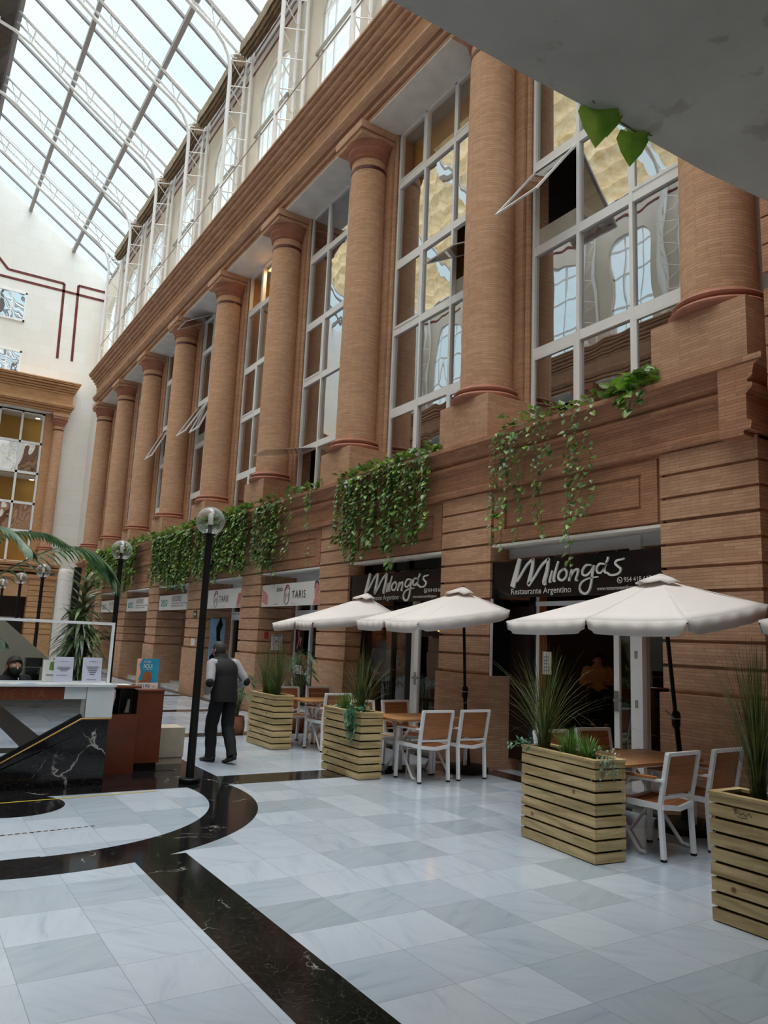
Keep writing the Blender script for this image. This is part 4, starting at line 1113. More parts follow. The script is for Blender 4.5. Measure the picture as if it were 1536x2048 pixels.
aeso(24.81, 21.89, 'white advisory office sign with teal logo, nearest of three, beside the tallest lamp post')
aeso(28.91, 25.99, 'white advisory office sign with teal logo, middle one of three')
aeso(33.01, 30.09, 'white advisory office sign with teal logo, farthest, crossed by a lamp post')
# small notices
m = MB(); m.box(7.13, 7.15, 20.92, 21.18, 2.12, 2.32); o = m.build('exit_sign', 'sign_green'); tag(o, 'small green emergency exit sign with white arrow on brick pier', 'sign')
m = MB(); F = yzt(7.128, 21.18, 2.12, 0.003); m.ribbon([(0.05, 0.1, .03), (0.16, 0.1, .03)], F); m.add([F(.14, .04, 1), F(.23, .1, 1), F(.14, .16, 1)], [(0, 1, 2)]); part(m, 'arrow', 'letter_white', o)
m = MB(); m.box(7.135, 7.15, 20.9, 21.22, 1.35, 1.55); tag(m.build('paper_notice', 'sheet_paper'), 'white paper notice on the brick pier under the exit sign', 'notice')
def side_poster(name, label, cat, X0, X1, y, z0, z1, mat, deco=None):
    m = MB(); m.box(X0, X1, y-0.012, y-0.002, z0, z1); o = m.build(name, mat); tag(o, label, cat)
    if deco: deco(o, lambda u, v, h: (X0+(X1-X0)*u, y-0.013-0.002*h, z0+(z1-z0)*v))
    return o
def wavy(mat, lines, txt=None):
    def f(o, F):
        m = MB()
        for l in lines: m.ribbon(l, F)
        part(m, 'print', mat, o)
    return f
side_poster('salon_poster', 'tall blue poster with a face and white script beside the dark salon door', 'poster', 7.46, 7.90, 20.66, 0.9, 2.12, 'poster_blue',
    wavy('navy_cloth', [[(0.75, 0.95, 0.25), (0.55, 0.75, 0.3), (0.6, 0.5, 0.25), (0.85, 0.3, 0.2)], [(0.1, 0.1, 0.1), (0.5, 0.2, 0.2), (0.9, 0.1, 0.1)]]))
side_poster('map_poster', 'white map poster on the brick side wall of the salon recess', 'poster', 7.48, 7.76, 16.56, 1.38, 1.74, 'sheet_paper',
    wavy('printed_grey', [[(0.1, 0.3, .03), (0.4, 0.6, .04), (0.8, 0.5, .03)], [(0.2, 0.8, .03), (0.5, 0.4, .03), (0.9, 0.2, .03)], [(0.1, 0.92, 0.06), (0.9, 0.92, 0.06)], [(0.3, 0.1, .02), (0.6, 0.7, .03), (0.7, 0.85, .02)]]))
side_poster('red_notice', 'small red notice on the brick side wall left of the map poster', 'notice', 7.30, 7.40, 16.56, 1.64, 1.80, 'crimson')
m = MB(); m.box(8.03, 8.05, 16.0, 16.4, 1.35, 2.05); o = m.build('door_poster', 'interior_dark'); tag(o, 'dark poster with pale figures inside the salon glass door', 'poster')
m = MB(); F = yzt(8.028, 16.4, 1.35, .002); m.ribbon([(.1, .1, .05), (.2, .3, .06), (.15, .5, .05)], F); m.ribbon([(.25, .15, .04), (.3, .35, .06)], F); part(m, 'figures', 'pink', o)
m = MB(); m.box(8.02, 8.04, 15.78, 15.98, 0.95, 1.3); tag(m.build('orange_flyer', 'orange_paper'), 'orange flyer hanging low on the salon glass door', 'notice')
m = MB(); m.box(7.50, 7.52, 7.55, 7.7, 1.35, 1.65); tag(m.build('paper_menu', 'sheet_paper'), 'white paper sheet on the glass beside the dark restaurant doorway', 'notice')
m = MB(); F = yzt(7.498, 7.7, 1.35, .002)
for i in range(5): m.ribbon([(0.03, .05+.045*i, .01), (.12, .05+.045*i, .01)], F)
part(m, 'print', 'printed_grey', bpy.data.objects['paper_menu'])
# gilt shop name on the side wall of the far recess, behind the plant
m = text_mb('eventos', 0.34, lambda u, v, h: (7.25+u*0.5, YK[7]-PW-0.03, 1.25+v), shear=0.3); tag(m.build('gilt_lettering', 'brass'), 'small gilt script lettering on brick behind the tall leafy plant', 'lettering')

# warm lamps in the restaurant
def pendant(loc, label):
    o = thing('pendant_lamp', label, 'lamp', loc); m = MB(); m.ball((0, 0, 0), 0.10, n=16, m=10); part(m, 'lamp_shade', 'lamp_orange', o, True)
    m = MB(); m.tube([(0, 0, 0.1), (0, 0, 3.86-loc[2])], 0.006, 6); part(m, 'cord', 'black_metal', o)
    L = bpy.data.lights.new('bulb', 'POINT'); L.energy = 5; L.color = (1, 0.6, 0.3); L.shadow_soft_size = 0.1
    lo = bpy.data.objects.new('bulb', L); COL.objects.link(lo); lo.parent = o; lo.location = (0, 0, -0.16)
pendant((8.3, 6.75, 2.05), 'glowing orange lamp inside the nearest restaurant doorway under the parasol')
pendant((8.15, 10.9, 2.0), 'glowing orange lamp inside the second restaurant doorway')
# office ceiling lamps behind the upper windows
for (y, z, X) in ((19.3, 12.40, 8.15),):
    o = thing('office_ceiling_lamp', 'yellow lit ceiling lamp behind an upper window between the fourth and fifth columns', 'lamp', (X, y, z))
    m = MB(); m.box(-0.12, 0.12, -0.5, 0.5, -0.06, 0); part(m, 'housing', 'white_metal', o); m = MB(); m.box(-0.10, 0.10, -0.46, 0.46, -0.065, -0.061); part(m, 'diffuser', 'lamp_warm', o)
    L = bpy.data.lights.new('tube', 'AREA'); L.energy = 12; L.color = (1, 0.75, 0.4); L.size = 0.15; lo = bpy.data.objects.new('tube', L); COL.objects.link(lo); lo.parent = o; lo.location = (0, 0, -0.1)

# ------------------------------------------------------------------ street lamps
def lamp_parts(o):
    m = MB(); m.lathe([(0.115, 0), (0.12, 0.01), (0.12, 0.05), (0.11, 0.06), (0.055, 0.065)], 24); part(m, 'base', 'black_metal', o, True)
    m = MB(); m.lathe([(0.048, 0.05), (0.044, 1.2), (0.040, 2.86), (0.07, 2.87), (0.07, 2.89), (0.03, 2.895)], 20); part(m, 'pole', 'black_metal', o, True)
    m = MB(); m.lathe([(0.028, 2.88), (0.028, 3.0)], 14); part(m, 'lamp_socket', 'black_metal', o, True)
    m = MB(); m.lathe([(0.026, 3.0), (0.03, 3.03), (0.03, 3.12), (0.02, 3.14)], 14); part(m, 'bulb', 'letter_white', o, True)
    m = MB(); m.ball((0, 0, 3.045), 0.172, n=32, m=18); part(m, 'globe', 'globe_glass', o, True)
LG = 'black street lamps with clear globes'
L0 = thing('street_lamp', 'tallest black street lamp with clear globe, in front of the walking man', 'lamp', (3.10, 8.86, 0), 0, LG); lamp_parts(L0)
for (x, y, s) in ((3.16, 13.4, 'second tallest in the photo, rising behind the mahogany desk'), (2.97, 20.3, 'third tallest, left of the cream round pilaster'), (2.98, 24.3, 'second from the left edge'), (2.95, 28.4, 'smallest, at the left edge')):
    dup(L0, (x, y, 0), None, 'black street lamp with clear globe, '+s)

# ------------------------------------------------------------------ tables and chairs
def chair_parts(o):
    bw, fw = 0.215, 0.265
    t = 0.030
    for s in (-1, 1):
        m = MB(); m.bar((s*(bw-0.0), -0.24, 0.02), (s*bw, -0.215, 0.44), 0.036, 0.036, up=(0, 1, 0)); m.bar((s*bw, -0.215, 0.43), (s*(bw+0.005), -0.30, 0.865), 0.036, 0.036, up=(0, 1, 0)); part(m, 'rear_leg', 'white_metal', o)
        m = MB(); m.bar((s*fw, 0.23, 0.02), (s*fw, 0.215, 0.62), 0.036, 0.036, up=(0, 1, 0)); part(m, 'front_leg', 'white_metal', o)
        m = MB(); m.bar((s*(bw+0.02), -0.26, 0.645), (s*fw, 0.235, 0.632), 0.028, 0.022); part(m, 'arm_rail', 'white_metal', o)
        m = MB(); m.bar((s*(bw+0.025), -0.20, 0.662), (s*fw, 0.235, 0.652), 0.045, 0.018); part(m, 'armrest', 'teak', o)
        for yy in (-0.24, 0.23):
            m = MB(); m.box(s*(bw if yy < 0 else fw)-0.019, s*(bw if yy < 0 else fw)+0.019, yy-0.019, yy+0.019, 0, 0.02); part(m, 'foot_cap', 'black_metal', o)
    m = MB()
    pts = [(-bw, -0.235, 0.43), (0, -0.25, 0.405), (bw, -0.235, 0.43)]
    for a, b in zip(pts[:-1], pts[1:]): m.bar(a, b, 0.03, 0.04)
    pts = [(-fw, 0.20, 0.44), (0, 0.20, 0.42), (fw, 0.20, 0.44)]
    for a, b in zip(pts[:-1], pts[1:]): m.bar(a, b, 0.03, 0.035)
    for s in (-1, 1): m.bar((s*bw, -0.22, 0.43), (s*fw, 0.2, 0.44), 0.028, 0.045)
    part(m, 'seat_frame', 'white_metal', o)
    m = MB(); m.bar((-bw-0.018, -0.298, 0.862), (bw+0.018, -0.298, 0.862), 0.036, 0.03); part(m, 'back_frame', 'white_metal', o)
    m = MB(); m.bar((-bw, -0.232, 0.50), (bw, -0.232, 0.50), 0.02, 0.02); part(m, 'back_rail', 'white_metal', o)
    m = MB()
    for i in range(7):
        y0 = -0.215+i*0.059; n = 6
        for j in range(n):
            u0, u1 = -1+2*j/n, -1+2*(j+1)/n; hw = bw+(fw-bw)*(y0+0.22)/0.42-0.012
            z = lambda u: 0.447-0.022*(1-u*u)
            m.add([(u0*hw, y0, z(u0)), (u1*hw, y0, z(u1)), (u1*hw, y0+0.053, z(u1)), (u0*hw, y0+0.053, z(u0)), (u0*hw, y0, z(u0)-.012), (u1*hw, y0, z(u1)-.012), (u1*hw, y0+0.053, z(u1)-.012), (u0*hw, y0+0.053, z(u0)-.012)],
                  [(0, 1, 2, 3), (7, 6, 5, 4), (0, 4, 5, 1), (1, 5, 6, 2), (2, 6, 7, 3), (3, 7, 4, 0)])
    part(m, 'seat', 'teak', o)
    m = MB()
    for i in range(4):
        z0 = 0.53+i*0.08; z1 = z0+0.076; yb = lambda z: -0.215-0.085*(z-0.43)/0.435
        n = 5
        for j in range(n):
            u0, u1 = -1+2*j/n, -1+2*(j+1)/n; c = lambda u: -0.012*(1-u*u); hw = bw-0.018
            a = [(u0*hw, yb(z0)+c(u0), z0), (u1*hw, yb(z0)+c(u1), z0), (u1*hw, yb(z1)+c(u1), z1), (u0*hw, yb(z1)+c(u0), z1)]
            b = [(x, y+0.012, z) for x, y, z in a]
            m.add(a+b, [(0, 1, 2, 3), (7, 6, 5, 4), (0, 4, 5, 1), (1, 5, 6, 2), (2, 6, 7, 3), (3, 7, 4, 0)])
    part(m, 'backrest', 'teak', o)
def table_parts(o):
    m = MB(); c = 0.05; hx, hy = 0.58, 0.36
    poly = [(-hx+c, -hy), (hx-c, -hy), (hx-0.015, -hy+0.015), (hx, -hy+c), (hx, hy-c), (hx-c, hy), (-hx+c, hy), (-hx, hy-c), (-hx, -hy+c), (-hx+0.015, -hy+0.015)]
    m.prism_z(poly, 0.72, 0.742); part(m, 'tabletop', 'table_wood', o)
    for s in (-1, 1):
        m = MB(); m.tube([(s*0.30, -0.28, 0.715), (s*0.30, -0.20, 0.60), (s*0.33, 0.27, 0.05), (s*0.33, 0.30, 0.02), (s*0.33, 0.36, 0.017)], 0.017, 8); part(m, 'leg', 'white_metal', o, True)
        m = MB(); m.tube([(s*0.26, 0.28, 0.715), (s*0.26, 0.20, 0.60), (s*0.29, -0.27, 0.05), (s*0.29, -0.30, 0.02), (s*0.29, -0.36, 0.017)], 0.017, 8); part(m, 'leg', 'white_metal', o, True)
    m = MB(); m.tube([(-0.30, -0.28, 0.705), (0.30, -0.28, 0.705)], 0.013, 8); m.tube([(-0.26, 0.28, 0.705), (0.26, 0.28, 0.705)], 0.013, 8); m.tube([(-0.31, 0.03, 0.33), (0.31, 0.03, 0.33)], 0.011, 8); part(m, 'cross_bar', 'white_metal', o, True)
TG = 'terrace tables'; CG = 'white framed terrace chairs with brown slats'
t0 = thing('terrace_table', 'brown topped folding table behind the big front planter, nearest the camera', 'table', (5.95, 4.92, 0), 0.0, TG); table_parts(t0)
dup(t0, (6.02, 8.46, 0), 0.0, 'brown topped folding table of the middle seating group')
dup(t0, (6.06, 11.02, 0), 0.0, 'brown topped folding table of the farthest seating group')
ch0 = thing('terrace_chair', 'white and brown slatted armchair seen from behind, beside the big front planter', 'chair', (5.80, 4.58, 0), 0.06, CG); chair_parts(ch0)
for (x, y, r, l) in ((6.47, 4.60, 0.05, 'second chair at the nearest table, half hidden by the rightmost planter'),
                     (5.82, 5.55, pi, 'chair across the nearest table, its top showing over the big planter'), (6.46, 5.60, pi-0.1, 'chair across the nearest table, by the open glass door'),
                     (5.88, 8.14, -0.03, 'left one of two chairs seen from behind at the middle table'), (6.47, 8.14, 0.0, 'right one of two chairs seen from behind at the middle table'),
                     (5.58, 8.98, pi, 'chair across the middle table, behind the ivy planter'), (6.20, 9.0, pi+0.05, 'chair across the middle table, in front of the black framed glass'),
                     (5.93, 10.80, 0.02, 'chair at the farthest table, right of the small planter'),
                     (5.72, 11.62, pi, 'chair across the farthest table, just right of the farthest planter'), (6.34, 11.64, pi, 'chair across the farthest table, in front of the feathery palm')):
    dup(ch0, (x, y, 0), r, 'white and brown slatted '+l)

# ------------------------------------------------------------------ half parasols
def parasol(label, N, ON, OM, OF, F, ap, base):
    o = thing('parasol', label, 'umbrella', (base[0], base[1], 0), 0, 'cream half parasols along the facade')
    off = Vector((-base[0], -base[1], 0))
    rim = [Vector(p)+off for p in (N, ON, OM, OF, F)]; A = Vector(ap)+off
    m = MB(); S = 16; T = 8
    outer = []
    for i in range(4):
        a, b = rim[i], rim[i+1]
        grid = []
        for s in range(S+1):
            u = s/S; e = a.lerp(b, u); row = []
            for t in range(T+1):
                v = 0.04+0.96*t/T; p = A.lerp(e, v); p.z -= 0.014*sin(pi*u)*v*v+0.02*sin(pi*v)
                row.append(p)
            grid.append(row)
        vs = [p for r in grid for p in r]; w = T+1
        m.add(vs, [(i_*w+j, i_*w+j+1, (i_+1)*w+j+1, (i_+1)*w+j) for i_ in range(S) for j in range(T)])
        outer.append([g[-1] for g in grid])
    c = part(m, 'canopy', 'canvas', o, True)
    m = MB(); mod = c.modifiers.new('s', 'SOLIDIFY'); mod.thickness = 0.006
    rnd = random.Random(int(base[1]*10))
    for gi, e in enumerate(outer):
        n = 41; vs = []
        e = [rim[gi].lerp(rim[gi+1], q/40.0)+Vector((0, 0, -0.014*sin(pi*q/40.0))) for q in range(41)]
        e = [Vector(q) for q in e]
        for i, p in enumerate(e):
            u = i/(n-1); d = 0.095+0.04*min(1.0, sin(pi*u)*3.0)
            nrm = Vector((p.x-A.x, p.y-A.y, 0)).normalized(); tn = (e[-1]-e[0]).normalized()
            pull = tn*(0.02*(1 if u < .06 else (-1 if u > .94 else 0)))
            vs += [p+nrm*0.004, p+Vector((0, 0, -d*0.5))+nrm*(0.004+0.009*sin(u*30))+pull*.4, p+Vector((0, 0, -d))+nrm*(0.010*sin(u*30+.4)-.004)+pull]
        m.add(vs, [(i*3+j, i*3+j+1, (i+1)*3+j+1, (i+1)*3+j) for i in range(n-1) for j in range(2)])
    c2 = part(m, 'valance', 'canvas', o, True); mod = c2.modifiers.new('s', 'SOLIDIFY'); mod.thickness = 0.005
    m = MB(); vs = []; n = 10
    up = Vector((0, 0, 0.055))
    for i in range(n+1):
        a = -pi*0.5-pi*i/n+0.0; d = Vector((0.26*cos(a)*1.0, 0.26*sin(a), 0))
        q = 0
        vs += [A+up, A+up*0.3+d*0.6+Vector((0, 0, -0.02)), A+d*1.0+Vector((0, 0, -0.055+0.018*sin(i*2.4)))]
    m.add(vs, [(i*3+j, i*3+j+1, (i+1)*3+j+1, (i+1)*3+j) for i in range(n) for j in range(2)])
    c3 = part(m, 'vent_cap', 'canvas', o, True); mod = c3.modifiers.new('s', 'SOLIDIFY'); mod.thickness = 0.006
    hub = A+Vector((0.02, 0, -0.1))
    for p in rim:
        m = MB(); m.tube([A+Vector((0, 0, -0.07)), A.lerp(p, .5)+Vector((0, 0, -0.05)), p+Vector((0, 0, -0.03))], 0.008, 6); part(m, 'rib', 'black_metal', o, True)
    m = MB(); b = Vector((0, 0, 0.1)); m.tube([b, b.lerp(A, 0.42)], 0.026, 12); m.tube([b.lerp(A, 0.40), A+Vector((0, 0, 0.06))], 0.021, 12); part(m, 'pole', 'black_metal', o, True)
    m = MB(); k = b.lerp(A, 0.40); m.lathe([(0.026, -0.09), (0.042, -0.06), (0.042, -0.01), (0.044, 0.0), (0.044, 0.045), (0.03, 0.08)], 16, k); part(m, 'clamp', 'black_metal', o, True)
    m = MB(); m.lathe([(0.0435, 0.0), (0.0455, 0.001), (0.0455, 0.012), (0.0435, 0.013)], 16, k, False); m.bar(k+Vector((-0.04, 0, 0.02)), k+Vector((-0.14, 0.03, 0.09)), 0.012); part(m, 'crank', 'steel', o)
    m = MB(); m.lathe([(0.30, 0.0), (0.30, 0.06), (0.27, 0.085), (0.06, 0.10), (0.035, 0.30), (0.03, 0.30)], 28); part(m, 'base', 'black_metal', o, True)
    m = MB(); m.tube([rim[0]+Vector((0, 0, -0.01)), A+Vector((0.0, 0, -0.02)), rim[4]+Vector((0, 0, -0.01))], 0.006, 6); part(m, 'back_edge', 'canvas', o)
parasol('cream half parasol over the nearest table, largest in the photo', (7.0, 4.18, 2.2), (5.6, 4.05, 1.98), (5.6, 5.17, 1.99), (5.6, 6.3, 1.97), (6.95, 6.25, 2.15), (6.725, 5.17, 2.47), (6.80, 4.98))
parasol('cream half parasol over the middle table, in front of the brick pier', (7.0, 7.81, 2.185), (5.55, 7.9, 1.955), (5.68, 8.89, 1.98), (5.8, 9.85, 1.99), (7.0, 9.95, 2.15), (6.88, 8.68, 2.47), (6.80, 8.42))
parasol('cream half parasol over the farthest table, under the hanging ivy', (7.0, 10.66, 2.174), (5.6, 10.87, 1.957), (5.6, 11.5, 1.97), (5.6, 12.39, 1.93), (7.0, 12.6, 2.1), (6.9, 11.37, 2.46), (6.78, 11.5))
parasol('cream half parasol whose corner just shows at the right edge', (7.0, 0.9, 2.15), (5.5, 0.9, 1.95), (5.5, 2.2, 1.98), (5.5, 3.36, 1.976), (6.9, 3.3, 2.12), (6.8, 2.1, 2.47), (6.80, 1.9))

# ------------------------------------------------------------------ planters
def planter_parts(o, L=0.97, Wd=0.33, H=0.83):
    m = MB(); p = 0.0924
    for i in range(9):
        z0 = i*p+0.008; z1 = (i+1)*p-0.010; top = i == 8
        j = 0.004 if i % 2 else 0.0
        if top: z0 = 8*p+0.004; z1 = 8*p+0.05
        m.box(0, 0.022, -j, L+j, z0, z1); m.box(Wd-0.022, Wd, -j, L+j, z0, z1)
        m.box(0.022, Wd-0.022, 0, 0.022, z0, z1); m.box(0.022, Wd-0.022, L-0.022, L, z0, z1)
    part(m, 'slats', 'pine', o)
    m = MB(); z = 8*p+0.05
    m.box(-0.008, 0.05, -0.008, L+0.008, z, z+0.02); m.box(Wd-0.05, Wd+0.008, -0.008, L+0.008, z, z+0.02); m.box(0.05, Wd-0.05, -0.008, 0.05, z, z+0.02); m.box(0.05, Wd-0.05, L-0.05, L+0.008, z, z+0.02)
    part(m, 'rim', 'pine', o)
    m = MB(); m.box(0.023, Wd-0.023, 0.023, L-0.023, 0.004, z-0.06); part(m, 'soil', 'terrace_soil', o)
PG = 'pine slatted planter boxes'
p0 = thing('planter_box', 'pine slatted planter box in front of the nearest table, with dry grass and small ferns', 'planter', (4.975, 4.50, 0), -0.10, PG); planter_parts(p0)
p1 = dup(p0, (4.735, 2.32, 0), 0.0, 'pine slatted planter box cut by the right edge')
dup(p0, (5.05, 8.34, 0), 0.0, 'pine slatted planter box with trailing ivy, middle of the photo')
dup(p0, (5.065, 10.95, 0), 0.0, 'pine slatted planter box farthest away, nearest the walking man')
PZ = 0.765
def maker_mark(x, y, parent, label=False):
    m = MB(); F = lambda u, v, h: (x-0.001*h, y-u, 0.645+v)
    m.ribbon([(0.0, 0.04, .006), (0.02, 0.04, .006), (0.02, 0.02, .005), (0.05, 0.03, .005), (0.06, 0.045, .005), (0.08, 0.02, .005), (0.1, 0.03, .005), (0.11, .04, .005), (0.125, 0.02, .004)], F)
    m.ribbon([(0.03, 0.008, .004), (0.06, 0.003, .005), (0.1, 0.008, .004)], F)
    o = m.build('maker_mark', 'letter_dark'); o.parent = parent; o.matrix_parent_inverse = Matrix.Identity(4); return o
mk = MB(); 
for P in (p1,):
    m = MB(); F = lambda u, v, h: (-0.002-0.001*h, 0.80-u, 0.675+v)
    m.ribbon([(0.0, 0.05, .006), (0.03, 0.05, .006), (0.015, 0.05, .005), (0.012, 0.02, .005), (0.04, 0.035, .005), (0.05, 0.02, .005), (0.07, 0.035, .005), (0.09, 0.02, .005), (0.11, .04, .005), (0.13, 0.02, .004)], F)
    m.ribbon([(0.03, 0.008, .004), (0.06, 0.003, .005), (0.1, 0.008, .004)], F)
    part(m, 'maker_mark', 'letter_dark', P)

def grass(name, label, loc, h=0.8, n=150, spread=0.42, seed=1, mat='grass_leaf', w=0.005, cat='plant', group=None, r0=0.05):
    rnd = random.Random(seed); m = MB()
    for i in range(n):
        a = rnd.uniform(0, 2*pi); lean = abs(rnd.gauss(0, 0.5))*spread; L = h*rnd.uniform(0.6, 1.08)
        rr = rnd.uniform(0, r0); b = Vector((rr*cos(a), rr*sin(a), 0)); d = Vector((cos(a), sin(a), 0)); pts = []
        sd = Vector((-sin(a+rnd.uniform(-1, 1)), cos(a), 0))
        droop = rnd.uniform(0.0, 1.1)*lean
        K_ = 7
        for k in range(K_+1):
            t = k/K_; p = b+d*(lean*(t**1.6)*1.2)+Vector((0, 0, L*t*(1-0.25*lean*t)-droop*t**3*0.6)); ww = w*(1-t)**0.6*0.5+0.0006
            pts.append((p-sd*ww, p+sd*ww))
        vs = [q for pr in pts for q in pr]
        m.add(vs, [(k*2, k*2+1, k*2+3, k*2+2) for k in range(K_)])
    o = m.build(name, mat, fix=False); o.location = loc; return tag(o, label, cat, group)
GG = 'tall dry grass clumps in the planters'
grass('ornamental_grass', 'tall arching dry grass clump in the big front planter', (5.17, 5.28, PZ), 1.0, 210, 0.8, 1, group=GG)
grass('ornamental_grass', 'tall upright grass clump in the rightmost planter', (4.93, 3.06, PZ), 1.05, 240, 0.42, 2, group=GG)
grass('ornamental_grass', 'tall grass clump in the planter with trailing ivy', (5.22, 8.62, PZ), 0.85, 180, 0.5, 3, group=GG)
grass('ornamental_grass', 'left grass clump in the farthest planter', (5.22, 11.62, PZ), 0.85, 180, 0.55, 4, group=GG)
grass('ornamental_grass', 'right grass clump in the farthest planter', (5.22, 11.2, PZ), 0.9, 200, 0.5, 5, group=GG)
FG = 'small bushy ferns in the planters'
grass('small_fern', 'small bushy fern beside the grass in the big front planter', (5.15, 4.95, PZ), 0.26, 150, 0.16, 6, 'fern_leaf', 0.01, group=FG, r0=0.08)
grass('small_fern', 'small fern near the front end of the big front planter', (5.13, 4.72, PZ), 0.22, 120, 0.15, 7, 'fern_leaf', 0.01, group=FG, r0=0.07)
grass('small_fern', 'small fern in the rightmost planter behind its grass', (4.95, 2.62, PZ), 0.3, 150, 0.2, 8, 'fern_leaf', 0.01, group=FG, r0=0.08)
grass('small_fern', 'small fern at the left end of the ivy planter', (5.2, 9.0, PZ), 0.26, 140, 0.14, 9, 'fern_leaf', 0.01, group=FG, r0=0.09)
grass('small_fern', 'fern between the two grass clumps of the farthest planter', (5.26, 11.42, PZ), 0.42, 160, 0.14, 10, 'fern_leaf', 0.01, group=FG, r0=0.08)

def leaf(m, p, d, up, L, Wd, fold=0.15, curl=0.15):
    d = d.normalized(); s = d.cross(up)
    if s.length < 1e-3: s = Vector((1, 0, 0))
    s.normalize(); n = s.cross(d).normalized()
    P = lambda t, w, q: p+d*(L*t)+s*(Wd*w)+n*(abs(w)*Wd*fold-curl*L*t*t)
    vs = [P(0, 0, 0), P(-0.06, 0.38, 0), P(0.25, 0.52, 0), P(0.62, 0.34, 0), P(1, 0, 0), P(0.62, -0.34, 0), P(0.25, -0.52, 0), P(-0.06, -0.38, 0), P(0.3, 0, 0), P(0.65, 0, 0)]
    m.add(vs, [(0, 1, 2, 8), (8, 2, 3, 9), (9, 3, 4), (9, 4, 5), (8, 9, 5, 6), (0, 8, 6, 7)])
def rv(rnd, s=1.0): return Vector((rnd.uniform(-s, s), rnd.uniform(-s, s), rnd.uniform(-s, s)))

def trailing(name, label, origin, strands, L, mat, seed, size, group=None, cat='plant', spread=0.09):
    rnd = random.Random(seed); o = thing(name, label, cat, origin, 0, group); lf = MB(); st = MB()
    for k in range(strands):
        x, y = rnd.uniform(-spread, spread)-0.05, rnd.uniform(-0.12, 0.12); p = Vector((x*0.5, y, 0.02)); pts = [p.copy()]; ln = L*rnd.uniform(0.4, 1.0)
        p = Vector((-0.10-rnd.uniform(0, .05), y*1.2, 0.05)) if name != 'trailing_silver' else Vector((x-.05, -0.12, 0.03)); pts.append(p.copy()); q = 0
        while q < ln:
            p = p+Vector((rnd.uniform(-.012, .012), rnd.uniform(-.015, .015), -0.03)); q += 0.03; pts.append(p.copy())
            for _ in range(2): leaf(lf, p+rv(rnd, 0.02), Vector((-0.6, rnd.uniform(-1, 1), -0.9)), Vector((-1, 0, 0.3)), size*rnd.uniform(.7, 1.2), size*0.8)
        st.tube(pts, 0.0015, 4)
    for k in range(50): leaf(lf, Vector((rnd.uniform(-.09, .07), rnd.uniform(-.16, .16), rnd.uniform(0.0, .07))), rv(rnd)+Vector((0, 0, .2)), Vector((0, 0, 1)), size, size*.85)
    part(lf, 'foliage', mat, o); part(st, 'stems', 'stem_brown', o); return o
trailing('trailing_ivy', 'dark green ivy trailing down the front of the middle planter', (5.12, 8.52, PZ+0.05), 9, 0.42, 'ivy_leaf', 3, 0.05, 'trailing plants in the planters')
trailing('trailing_silver', 'silvery trailing plant spilling over the near end of the big front planter', (5.20, 4.60, PZ+0.05), 8, 0.20, 'succulent', 4, 0.022, 'trailing plants in the planters')
trailing('low_ivy', 'low pale ivy at the far end of the big front planter', (5.14, 5.42, PZ+0.02), 3, 0.03, 'ivy_leaf', 5, 0.04, 'trailing plants in the planters')
trailing('low_succulent', 'pale green succulent cushion at the far end of the ivy planter', (5.22, 9.18, PZ+0.0), 2, 0.02, 'succulent', 6, 0.04, 'trailing plants in the planters')

# ------------------------------------------------------------------ pothos curtains on the ledge
def pothos(label, strands, ledge_range, seed, size=0.085, dens=1.0, bright=0.0):
    rnd = random.Random(seed); yc = sum(s[0] for s in strands)/len(strands)
    o = thing('hanging_pothos', label, 'plant', (6.9, yc, 4.7), 0, 'pothos vines hanging from the ledge'); off = Vector((-6.9, -yc, -4.7)); lf = MB(); st = MB(); lb = MB()
    for (y, zb) in strands:
        p = Vector((6.93, y+rnd.uniform(-.03, .03), 4.72)); pts = [p+off+Vector((0.15, 0, 0.03)), p+off]; sgn = 1
        while p.z > zb:
            p = p+Vector((rnd.uniform(-.012, .012), rnd.uniform(-.022, .022), -rnd.uniform(.035, .06))); p.x = min(max(p.x, 6.84), 6.97)
            pts.append(p+off); sgn = -sgn
            for q in range(2 if rnd.random() < 0.3*dens else 1):
                if rnd.random() > 0.9*dens: continue
                s = size*rnd.uniform(.6, 1.25)
                tgt = lb if rnd.random() < bright else lf
                leaf(tgt, p+off+Vector((rnd.uniform(-.04, 0.0), sgn*rnd.uniform(.01, .05), 0)), Vector((rnd.uniform(-1.1, -.2), sgn*rnd.uniform(-.2, 1.0), rnd.uniform(-1.2, -.15))), Vector((-1, 0, 1.2))+rv(rnd, .5), s, s*0.85)
        st.tube(pts, 0.0035, 4)
    if ledge_range:
        y0, y1, dn = ledge_range
        for i in range(int((y1-y0)*dn)):
            y = rnd.uniform(y0, y1); s = size*rnd.uniform(.7, 1.3); tgt = lb if rnd.random() < bright+.1 else lf
            leaf(tgt, Vector((6.96+rnd.uniform(-.06, .25), y, 4.74+rnd.uniform(0, .16)))+off, rv(rnd)+Vector((-.8, 0, .1)), Vector((0, 0, 1))+rv(rnd, .4), s, s*.85)
        st.tube([(6.98-6.9+rnd.uniform(-.03, .08), y0-yc+(y1-y0)*i/12, 0.03) for i in range(13)], 0.004, 4)
    part(lf, 'foliage', 'pothos_leaf', o); part(st, 'stems', 'stem_brown', o)
    if lb.v: part(lb, 'fresh_leaves', 'pothos_bright', o)
    return o
R_ = random.Random(11)
def strands(y0, y1, n, z0, z1, jit=0.35):
    out = []
    for i in range(n):
        t = (i+.5)/n; out.append((y0+(y1-y0)*t+R_.uniform(-.03, .03), z0+(z1-z0)*t+R_.uniform(0, jit)))
    return out
